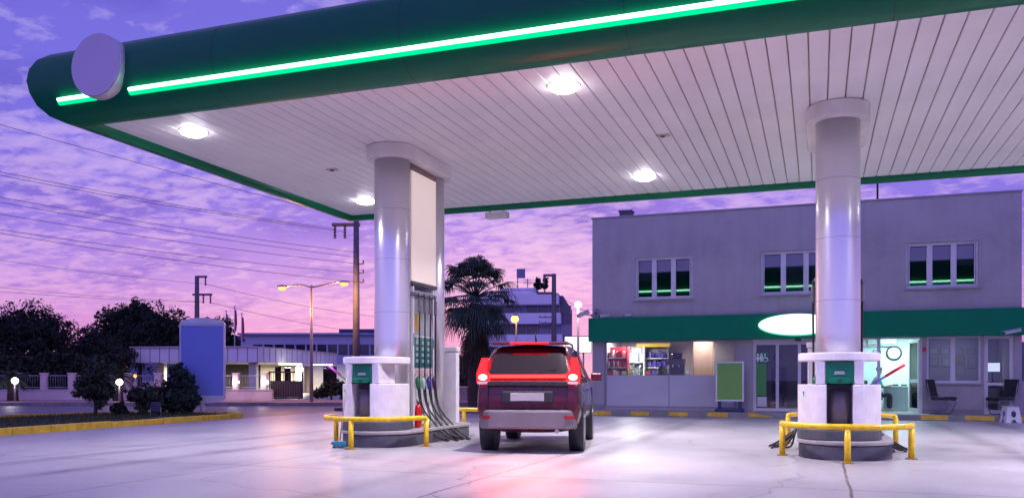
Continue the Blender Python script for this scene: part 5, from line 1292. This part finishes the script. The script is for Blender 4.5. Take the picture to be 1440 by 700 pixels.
# gate
cx = 402; p = W(cx, 42.3, .13)
t = thing('garden_gate', 'dark closed gate between the lamp pier and the gatehouse', 'gate', p, TH)
g = MB(); k = 42.3 / FP
g.box(-24 * k, 24 * k, -.04, .04, .05, .12); g.box(-24 * k, 24 * k, -.04, .04, 1.35, 1.42); g.box(-24 * k, -24 * k + .07, -.038, .038, .12, 1.35); g.box(24 * k - .07, 24 * k, -.038, .038, .12, 1.35)
for i in range(1, 14):
    x = -24 * k + 48 * k * i / 14; g.tube([(x, 0, .12), (x, 0, 1.35)], .014, 5)
g.build('frame', M('gate_dark', (.03, .03, .04), .5, .5), t)
g = MB(); g.box(-24 * k + .08, 24 * k - .08, .015, .03, .13, .95); g.build('sheet', M('gate_sheet', (.06, .05, .06), .6), t)
# ------------------------------------------------------------------ gatehouse with a flat white canopy
dG = 66.0; gp = W(362, dG, 0)
t = thing('gatehouse', 'low gatehouse across the road with a flat ribbed white canopy roof on pale columns', 'building', gp, TH)
kG = dG / FP
def gx(px): return (px - 362) * kG
def gz(py): return CH + (HY - py) * kG
fas = M('gatehouse_fascia', (.86, .80, .85), .6, var=.08, scale=.6)
zt, zb = gz(488), gz(509)
# roof: left wing parallel to the picture, right wing receding
E1 = (gx(172), 1.5); E0 = (0, 0); dR = 84.0
e2 = W(474, dR) - gp; e2 = Vector((e2.x * C_ + e2.y * S, -e2.x * S + e2.y * C_)); E2 = (e2.x, e2.y)
back = [(E2[0] - 3, E2[1] + 12), (E1[0], 22)]
g = MB(); g.prism([E1, E0, E2] + back, zb, zt); rf = g.build('canopy_roof', fas, t)
g = MB()
for A, B_, n in ((E1, E0, 13), (E0, E2, 16)):
    for i in range(n + 1):
        f = i / n; x, y = A[0] + (B_[0] - A[0]) * f, A[1] + (B_[1] - A[1]) * f
        d = Vector((B_[0] - A[0], B_[1] - A[1], 0)).normalized(); nn = Vector((d.y, -d.x, 0)) * .03
        g.add([Vector((x, y, zb)) + nn - d * .03, Vector((x, y, zb)) + nn + d * .03, Vector((x, y, zt)) + nn + d * .03, Vector((x, y, zt)) + nn - d * .03], [(0, 1, 2, 3)])
        g.box(x - .03, x + .03, y - .02, y + .04, zb, zt)
g.build('sheet_seam', M('gatehouse_seam', (.36, .33, .40), .6), rf)
g = MB(); g.prism([(E1[0] - .1, E1[1] - .12), (0, -.14), (E2[0] + .12, E2[1] - .1), back[0], back[1]], zt + .004, zt + .1); g.build('roof_edge', M('edge_pink', (.62, .48, .56), .6), rf)
colm = M('gatehouse_column', (.66, .62, .55), .7)
for x, y in ((gx(205), 3), (gx(262), 3), (gx(350), 1.2), (gx(395), 6), (gx(457), 15.5)):
    g = MB(); g.box(x - .3, x + .3, y - .3, y + .3, 0, zb - .002); g.build('column', colm, t)
wallw = M('gatehouse_wall', (.68, .62, .54), .8, var=.08)
g = MB(); g.box(gx(175), gx(318), 11.0, 11.3, 0, zb - .01); g.build('rear_wall', M('gatehouse_dark', (.16, .13, .14), .8), t)
g = MB(); g.wall(gx(318), gx(458), 0, zb - .01, [(gx(341), gx(351), 1.0, 2.3), (gx(356), gx(366), 1.0, 2.3), (gx(380), gx(402), 0, 2.3), (gx(418), gx(440), .6, 2.4)], 9.0, 9.25); g.build('front_wall', wallw, t)
g = MB(); g.box(gx(322), gx(456), 9.8, 9.9, .0, zb - .1); g.build('room_back', M('gatehouse_room', (.30, .24, .18), .8), t)
for a, b in ((418, 440), (341, 351), (356, 366)):
    g = MB(); z0 = .6 if a == 418 else 1.0; g.box(gx(a), gx(b), 9.08, 9.12, z0, 2.38 if a == 418 else 2.3); g.build('window', GLASS('glass_far', (.5, .5, .55), 2.0), t)
tubel = EM('gatehouse_tube', (.95, 1.0, .72), 4.0)
for a, b, y in ((226, 256, 4), (370, 404, 4.5), (410, 440, 9 - 2)):
    g = MB(); g.box(gx(a), gx(b), y - .15, y + .15, zb - .12, zb - .02); g.build('tube_light', tubel, t)
for px, y, pw_, colr in ((240, 4, 120, (1, .9, .65)), (345, 5.5, 320, (1, .88, .62)), (395, 5, 260, (1, .92, .7)), (450, 13, 260, (1, .92, .7))):
    v = WM[t.name] @ Vector((gx(px), y, zb - .25)); lamp('gatehouse_lamp', 'AREA', v, pw_ * 2.4, colr, 1.2)
# warm lamps seen through the trees
for px, py, d, s_, lab in ((74, 520, 50, .12, 'tiny orange lamp glowing through the hedge under the umbrella pine'), (175, 515, 52, .16, 'orange lamp glowing low in the round tree'), (190, 528, 52, .10, 'small yellow lamp glowing at the foot of the round tree')):
    p = WP(px, py, d); tt = thing('garden_lamp', lab, 'lamp', (p.x, p.y, 0))
    g = MB(); g.sphere((0, 0, p.z), s_, 10, 8); g.build('bulb', EM('bulb_orange', (1.0, .42, .08), 4.0), tt)
    g = MB(); g.tube([(0, 0, 0), (0, 0, p.z - s_)], .03, 6); g.build('post', frame_d, tt)
    lamp('garden_light', 'POINT', (p.x, p.y - .3 * C_, p.z), 16, (1, .5, .15), .15)
# small palms by the fence
def small_palm(px, d, h, lab):
    p = W(px, d, .13); t = thing('small_palm', lab, 'palm tree', p, rnd.uniform(0, 6), 'small palms across the road')
    g = MB(); g.tube([(0, 0, -.05), (0, 0, h * .5), (0, 0, h * .62)], [.26, .20, .12], 10); g.build('trunk', bark, t)
    g = MB()
    for i in range(46):
        a = rnd.uniform(0, 2 * PI); el = rnd.uniform(-.2, 1.2); L_ = rnd.uniform(.7, 1.05); d_ = Vector((math.cos(a) * math.cos(el), math.sin(a) * math.cos(el), math.sin(el))); o = Vector((0, 0, h * .6)); sd = Vector((-math.sin(a), math.cos(a), 0))
        pts = [o + d_ * L_ * s_ + Vector((0, 0, -.55 * L_ * s_ * s_)) for s_ in (0, .25, .5, .75, 1)]
        for u, v in zip(pts[:-1], pts[1:]):
            for f in range(3):
                q = u.lerp(v, f / 3)
                for sg in (-1, 1): g.add([q, q + (v - u) * .3, q + (v - u) * .6 + sd * sg * .17 + Vector((0, 0, -.06))], [(0, 1, 2)])
    g.build('crown', leafm('leaf_palm_small', (.03, .045, .022)), t)
small_palm(18, 40.2, 1.9, 'small palm with a stout trunk at the far left in front of the fence')
small_palm(166, 40.2, 2.0, 'small palm in front of the fence behind the tiny planter bush')
# ------------------------------------------------------------------ long office block behind
dO = 125.0; kO = dO / FP; p = W(430, dO)
t = thing('office_block', 'long low office block with a strip of dark windows behind the gatehouse', 'building', p, TH)
ox = lambda px: (px - 430) * kO
oz = lambda py: CH + (HY - py) * kO
ow_ = M('office_blue', (.48, .46, .60), .8, var=.08, scale=.2)
a0, a1 = ox(338), ox(560)
g = MB(); holes = []
px = 356
while px < 550: holes.append((ox(px), ox(px + 13), oz(499), oz(484))); px += 15
g.wall(a0, a1, 0, oz(471), holes, 0, .5); g.box(a0, a1, .502, 16, 0, oz(472)); g.build('wall', ow_, t)
for i, h in enumerate(holes):
    g = MB(); g.box(h[0], h[1], .25, .3, h[2], h[3]); g.build('window', M('office_glass', (.03, .03, .045), .15, var=.3, scale=.3, spec=.8), t)
g = MB(); g.box(a0 - .3, a1 + .3, -.5, 16.2, oz(471) + .01, oz(468)); g.build('parapet', M('office_cap', (.38, .38, .50), .8), t)
g = MB(); g.box(ox(465), ox(556), 6, 14, oz(470), oz(459)); g.build('roof_block', M('office_dark', (.05, .06, .17), .8), t)
# flagpoles
fpm = M('flag_pole_white', (.5, .48, .52), .5)
for px, pt, d, colr, lab in ((330, 431, 92, (.10, .07, .14), 'tall flagpole with a furled dark flag behind the gatehouse'), (340, 441, 88, (.40, .02, .03), 'flagpole with a furled red flag behind the gatehouse'), (318, 437, 100, (.2, .15, .25), 'thin flagpole beside the tree behind the totem sign')):
    p = W(px, d); H = CH + (HY - pt) * d / FP; tt = thing('flagpole', lab, 'flagpole', p, group='flagpoles behind the gatehouse')
    g = MB(); g.tube([(0, 0, 0), (0, 0, H)], [.07, .045], 8); g.sphere((0, 0, H), .09, 8, 6); g.build('pole', fpm, tt)
    g = MB(); n = 8
    vs = []
    for i in range(n + 1):
        z = H - .3 - i * .28; w_ = .10 + .16 * math.sin(i / n * PI); vs += [(.05, 0, z), (.05 + w_, .06 * math.sin(i * 1.5), z - .1), (.05 + w_ * .6, .14, z - .08)]
    g.add(vs, [(i * 3 + k, i * 3 + (k + 1) % 3, i * 3 + 3 + (k + 1) % 3, i * 3 + 3 + k) for i in range(n) for k in range(3)])
    g.build('flag', M('flag_%d' % px, colr, .8), tt)
# ------------------------------------------------------------------ street lamp, utility poles, wires
galv = M('galvanised', (.34, .30, .30), .5, .4)
p = W(438, 38.5, .13); H = CH + (HY - 401) * 38.5 / FP - .13; kL = 38.5 / FP
t = thing('street_lamp', 'tall street lamp with two orange lights on outstretched arms', 'street lamp', p, TH)
g = MB(); g.tube([(0, 0, -.1), (0, 0, H * .5), (0, 0, H)], [.085, .07, .055], 12); g.build('pole', galv, t)
for px, py in ((397, 404), (484, 398)):
    x = (px - 438) * kL; z = CH + (HY - py) * kL - .13
    g = MB(); g.tube(catmull([(0, 0, H - .1), (x * .4, 0, H + .02), (x * .85, 0, z + .06)], 4), .035, 8); arm = g.build('arm', galv, t)
    g = MB(); g.sphere((x, 0, z + .05), .22, 14, 8, (1.1, .55, .32)); g.build('lamp_head', galv, arm)
    g = MB(); g.sphere((x, 0, z - .02), .20, 14, 8, (1, .6, .62)); g.build('lamp_lens', EM('sodium_lit', (1.0, .30, .11), 3.2), arm)
    v = WM[t.name] @ Vector((x, 0, z - .25)); lamp('street_light', 'POINT', v, 420, (1.0, .45, .16), .15)
wood = M('pole_concrete', (.13, .12, .14), .8, var=.2, scale=3, bump=.3)
insu = M('insulator', (.10, .06, .06), .3)
def util_pole(px, d, ptop, arms, lab, r=.15, transformers=False):
    p = W(px, d); H = CH + (HY - ptop) * d / FP; k = d / FP; t = thing('utility_pole', lab, 'utility pole', p, TH, 'utility poles')
    g = MB(); g.tube([(0, 0, -.1), (0, 0, H)], [r * 1.25, r * .85], 10); g.build('pole', wood, t)
    for a, b, py, ins in arms:
        z = CH + (HY - py) * k
        g = MB(); g.box((a - px) * k, (b - px) * k, -.08, .08, z - .07, z + .07); ar = g.build('crossarm', wood, t)
        for q in ins:
            g = MB(); x = (q - px) * k; n = 9
            g.tube([(x, 0, z - .08 - i * .07) for i in range(n)], [.03 if i % 2 else .085 for i in range(n)], 8); g.build('insulator', insu, ar)
    return t
t = util_pole(501, 40, 308, [(467, 506, 316, (471, 485))], 'tall utility pole just left of the left canopy column')
k = 40 / FP
for py in (371, 384, 397):
    z = CH + (HY - py) * k
    g = MB(); g.box(.1, .34, -.03, .03, z - .025, z + .025); g.tube([(.33, 0, z), (.33, 0, z + .16)], [.045, .03], 8); g.build('side_bracket', insu, t)
util_pole(277, 62, 388, [(276, 291, 389, (289,)), (271, 298, 414, (286, 296))], 'utility pole rising behind the blank totem sign', .18)
t = util_pole(779, 54, 385, [(764, 781, 387, (765,)), (755, 782, 412, ())], 'utility pole in front of the white apartment block', .16)
k = 54 / FP
for py, a, b in ((446, -20, 0), (454, -20, 0), (461, -20, 0)):
    z = CH + (HY - py) * k; g = MB(); g.box(a * k, b * k, -.03, .03, z - .03, z + .03)
    for q in (a, a * .6): g.tube([(q * k, 0, z), (q * k, 0, z + .12)], .03, 6)
    g.build('side_bracket', insu, t)
wire_m = M('wire_dark', (.03, .025, .05), .6)
def wire(A, B_, sag, lab, r=.0105):
    n = 24; pts = []
    for i in range(n + 1):
        f = i / n; v = A.lerp(B_, f); v.z -= sag * 4 * f * (1 - f); pts.append(v)
    o = A.copy(); g = MB(); g.tube([v for v in pts], r, 5)
    solo(g, 'power_line', wire_m, lab, 'power line', tuple(o), 'power lines across the sky')
big = 'power lines running left from the tall pole'
def L2(py0, px1, py1, d0, d1, sag, lab, r=.0105):
    # passes the left edge of the picture at py0 and ends on the pole at (px1, py1)
    A = WP(px1, py1, d1); xl_ = -260; yl = py0 - (py1 - py0) / px1 * 260 * .9
    wire(A, WP(xl_, yl, d0), sag, lab, r)
L2(166, 500, 308, 30, 40, .15, 'topmost power line, passing just under the left canopy corner')
L2(231, 472, 322, 30, 40, .25, 'upper wire of the second pair of power lines from the top')
L2(236, 486, 326, 30, 40, .25, 'lower wire of the second pair of power lines from the top')
L2(267, 505, 355, 30, 40, .25, 'upper wire of the third pair of power lines from the top')
L2(274, 505, 362, 30, 40, .25, 'lower wire of the third pair of power lines from the top')
L2(291, 508, 371, 30, 40, .25, 'single power line below the third pair')
L2(313, 508, 384, 30, 40, .25, 'upper wire of the pair ending at the brackets of the tall pole')
L2(318, 508, 397, 30, 40, .25, 'lower wire of the pair ending at the brackets of the tall pole')
L2(357, 289, 399, 44, 62, .3, 'power line ending at the top of the pole behind the totem sign')
L2(396, 286, 424, 44, 62, .3, 'upper of two wires meeting the lower crossarm behind the totem sign')
L2(402, 296, 425, 44, 62, .3, 'lower of two wires meeting the lower crossarm behind the totem sign')
wire(WP(289, 399, 62), WP(540, 446, 86), .3, 'power line from the pole top behind the totem running right towards the block', .016)
wire(WP(296, 425, 62), WP(540, 470, 86), .3, 'power line from the lower crossarm behind the totem running right', .016)
wire(WP(765, 398, 54), WP(560, 372, 60), .3, 'wire from the pole at the apartment block running left behind the palm', .014)
wire(WP(781, 412, 54), WP(900, 470, 40), .2, 'wire from the pole at the apartment block dropping right to the station', .012)
# ------------------------------------------------------------------ fan palm
dP = 33.0; p = W(668, dP); HP = CH + (HY - 424) * dP / FP
t = thing('fan_palm', 'large shaggy fan palm behind the right end of the left pump island', 'palm tree', p, TH)
g = MB(); n = 26
g.tube([(.02 * math.sin(i), .02 * math.cos(i * 1.7), HP * i / n - .1) for i in range(n + 1)], [.30 - .07 * i / n + (.018 if i % 2 else 0) for i in range(n + 1)], 14); g.build('trunk', bark, t)
def frond(g, o, az, el, Lp, Rf, droop, nseg=20):
    d = Vector((math.cos(az) * math.cos(el), math.sin(az) * math.cos(el), math.sin(el))); sd = Vector((-math.sin(az), math.cos(az), 0)); up = sd.cross(d) * -1
    pts = [o + d * Lp * f + Vector((0, 0, -droop * Lp * .35 * f * f)) for f in (0, .33, .66, 1)]
    g.tube(pts, [.028, .022, .018, .014], 5)
    tip = pts[-1]; ax = (pts[-1] - pts[-2]).normalized(); up = sd.cross(ax)
    for i in range(nseg):
        a = -1.75 + 3.5 * i / (nseg - 1); v = ax * math.cos(a) + sd * math.sin(a)
        L_ = Rf * (1 - .25 * abs(a) / 1.75) * rnd.uniform(.85, 1.1)
        w_ = sd * math.cos(a) * .026 - ax * math.sin(a) * .026
        p0 = tip; p1 = tip + v * L_ * .55 - up * .0 + Vector((0, 0, -droop * .08 * L_)); p2 = tip + v * L_ * .85 + Vector((0, 0, -.22 * L_ - droop * .15 * L_)); p3 = tip + v * L_ * .95 + Vector((rnd.uniform(-.04, .04), 0, -.5 * L_ - droop * .2 * L_))
        g.add([p0 - w_ * .2, p0 + w_ * .2, p1 + w_, p1 - w_, p2 + w_ * .6, p2 - w_ * .6, p3], [(0, 1, 2, 3), (3, 2, 4, 5), (5, 4, 6)])
gl_ = MB(); dead = MB(); o = Vector((0, 0, HP))
for i in range(54):
    az = i * 2.399 + rnd.uniform(-.2, .2); el = math.radians(84 - 116 * (i / 53) ** .9 + rnd.uniform(-8, 8))
    frond(gl_, o + Vector((0, 0, .15)), az, el, rnd.uniform(1.05, 1.55) - .3 * i / 53, rnd.uniform(.70, .95), .15 + .9 * i / 53, 24)
for i in range(46):
    az = i * 2.399 + rnd.uniform(-.3, .3); el = math.radians(rnd.uniform(-88, -62))
    frond(dead, o + Vector((0, 0, -rnd.uniform(.1, 1.5))), az, el, rnd.uniform(.4, .9), rnd.uniform(.6, .9), .6, 12)
gl_.build('crown', M('leaf_palm', (.040, .070, .045), .6, var=.45, scale=2.5), t)
dead.build('dead_fronds', M('leaf_palm_dead', (.075, .055, .035), .8, var=.4, scale=2.5), t)
# ------------------------------------------------------------------ apartment block far behind
dA = 96.0; kA = dA / FP; p = W(800, dA)
t = thing('apartment_block', 'white apartment block with ribbon windows stepping up behind the palm', 'building', p, TH - .12)
ax_ = lambda px: (px - 800) * kA
az_ = lambda py: CH + (HY - py) * kA
aw = M('apartment_white', (.86, .85, .90), .8, var=.06, scale=.2); ag = M('apartment_glass', (.05, .05, .07), .2, var=.3, scale=.5, spec=.8)
g = MB(); g.box(ax_(690), ax_(791), 1.2, 22, 0, az_(414)); g.build('core', M('apartment_core', (.12, .11, .17), .8), t)
for pt, pb, x1 in ((412, 428, 803), (440, 455, 806), (470, 487, 808), (503, 520, 808)):
    g = MB(); g.box(ax_(660), ax_(x1) - 1.4, -.6, 23, az_(pb), az_(pt)); g.build('balcony_band', aw, t, bevel=.03)
for pt, pb in ((428.3, 439.7), (455.3, 469.7), (487.3, 502.7)):
    x = ax_(662)
    while x < ax_(788):
        ww = 1.1; m_ = MB(); m_.box(x, x + ww, .95, 1.15, az_(pb), az_(pt)); wdw = m_.build('window', ag if rnd.random() < .7 else M('apartment_blind', (.30, .29, .38), .6), t)
        m_ = MB(); m_.box(x + ww + .02, x + ww + .12, .9, 1.16, az_(pb), az_(pt)); m_.build('mullion', frame_d, wdw); x += ww + .16
g = MB(); g.box(ax_(700), ax_(745), 4, 14, az_(413.8), az_(401)); g.box(ax_(760), ax_(776), 4, 9, az_(413.8), az_(407)); g.build('roof_house', aw, t)
g = MB(); g.box(ax_(697), ax_(749), 3.5, 14.5, az_(401) + .01, az_(399)); g.build('roof_house_cap', aw, t)
for px, pt, lab in ((728, 378, 'antenna mast with a panel on the apartment block roof'), (742, 392, 'thin antenna mast on the apartment block roof')):
    b = WP(px, 401, dA + 6); tt = thing('antenna_mast', lab, 'antenna', (b.x, b.y, az_(399)), TH)
    H = CH + (HY - pt) * (dA + 6) / FP - az_(399)
    g = MB(); g.tube([(0, 0, -.1), (0, 0, H)], .05, 6); g.build('mast', wire_m, tt)
    g = MB()
    if px == 728: g.box(-.12, .9, -.1, .1, H * .55, H * 1.0)
    else: 
        for z in (.5, .7, .9): g.tube([(-.5, 0, H * z), (.5, 0, H * z)], .03, 5)
    g.build('aerial', M('aerial_grey', (.2, .2, .3), .5), tt)
for px, lab in ((755, 'potted tree at the left of the roof house on the apartment block'), (766, 'potted tree at the right of the roof house on the apartment block')):
    b = WP(px, 407, dA + 4); tt = thing('roof_plant', lab, 'plant', (b.x, b.y, az_(407)), 0)
    g = crown([(0, 0, .9, .5, 1.1), (.15, 0, 1.5, .35, 1.2)], 300, .16); g.build('foliage', oak, tt)
    g = MB(); g.tube([(0, 0, 0), (0, 0, .9)], .08, 6); g.build('stem', bark, tt)
# lit billboard, street light, traffic light
dB = 47.0; kB = dB / FP; p = W(813, dB)
t = thing('lit_billboard', 'bright blank lit billboard on posts left of the station building', 'billboard', p, TH)
bz = lambda py: CH + (HY - py) * kB
bw = 19.5 * kB
g = MB(); g.box(-bw, bw, 0, .15, bz(496), bz(472)); g.build('case', frame_d, t)
g = MB(); g.box(-bw + .04, bw - .04, -.012, -.001, bz(495), bz(473.5)); g.build('lit_face', EM('billboard_lit', (1.0, .98, .86), 1.5), t)
for x in (-.3, .3):
    g = MB(); g.tube([(x, .08, -.1), (x, .08, bz(496))], .05, 8); g.build('post', galv, t)
p = W(813, 44.5); H = CH + (HY - 428) * 44.5 / FP
t = thing('street_light', 'single lit white street light in front of the bright billboard', 'street lamp', p, TH)
g = MB(); g.tube([(0, 0, -.1), (0, 0, H - .2)], [.085, .06], 10); g.build('pole', M('pole_pale', (.6, .5, .5), .5), t)
g = MB(); g.sphere((0, 0, H), .19, 14, 10, (1, 1, .8)); g.build('lamp_head', EM('lamp_white', (1.0, .90, .82), 10.0), t)
lamp('street_bulb', 'POINT', (p.x, p.y - .4, H), 60, (1, .85, .75), .2)
p = W(726, 46); H = CH + (HY - 449) * 46 / FP
t = thing('street_light', 'amber street light beside the palm crown', 'street lamp', p, TH)
g = MB(); g.tube(catmull([(0, 0, -.1), (0, 0, H * .7), (0, 0, H + .25), (-.08, -.15, H + .22)], 5), .05, 8); g.build('pole', galv, t)
g = MB(); g.sphere((-.08, -.2, H), .2, 14, 10, (1, 1, .9)); g.build('lamp_head', EM('amber_lit', (1.0, .45, .05), 9.0), t)
g = MB(); g.tube([(-.08, -.2, H + .15), (-.08, -.2, H + .24)], [.2, .07], 12); g.build('hood', galv, t)
lamp('amber_bulb', 'POINT', (p.x, p.y - .6, H - .1), 40, (1, .5, .1), .15)
# low wall and shrub right of the gatehouse
p = W(466, 44.5); t = thing('roadside_shrub', 'dark shrub against the pale gatehouse wall left of the pumps', 'shrub', (p.x, p.y, 0), TH)
crown([(0, 0, .7, .7, .8), (.7, 0, .5, .55, .8), (-.6, 0, .45, .5, .8)], 1800, .07, .4).build('foliage', oak, t)
g = MB(); g.tube([(0, 0, -.05), (0, 0, .6)], .05, 6); g.build('stem', bark, t)
p = W(745, 41.5, .13); t = thing('boundary_wall', 'long low wall across the road behind the dark red car', 'wall', p, TH)
k = 41.5 / FP
g = MB(); g.box(-110 * k, 120 * k, 0, .2, -.1, .62); g.build('wall_face', M('wall_grey', (.26, .22, .26), .8, var=.15, bump=.2), t)
g = MB(); g.box(-110 * k, 120 * k, -.03, .23, .622, .68); g.build('coping', M('coping_pale', (.55, .50, .52), .8), t)
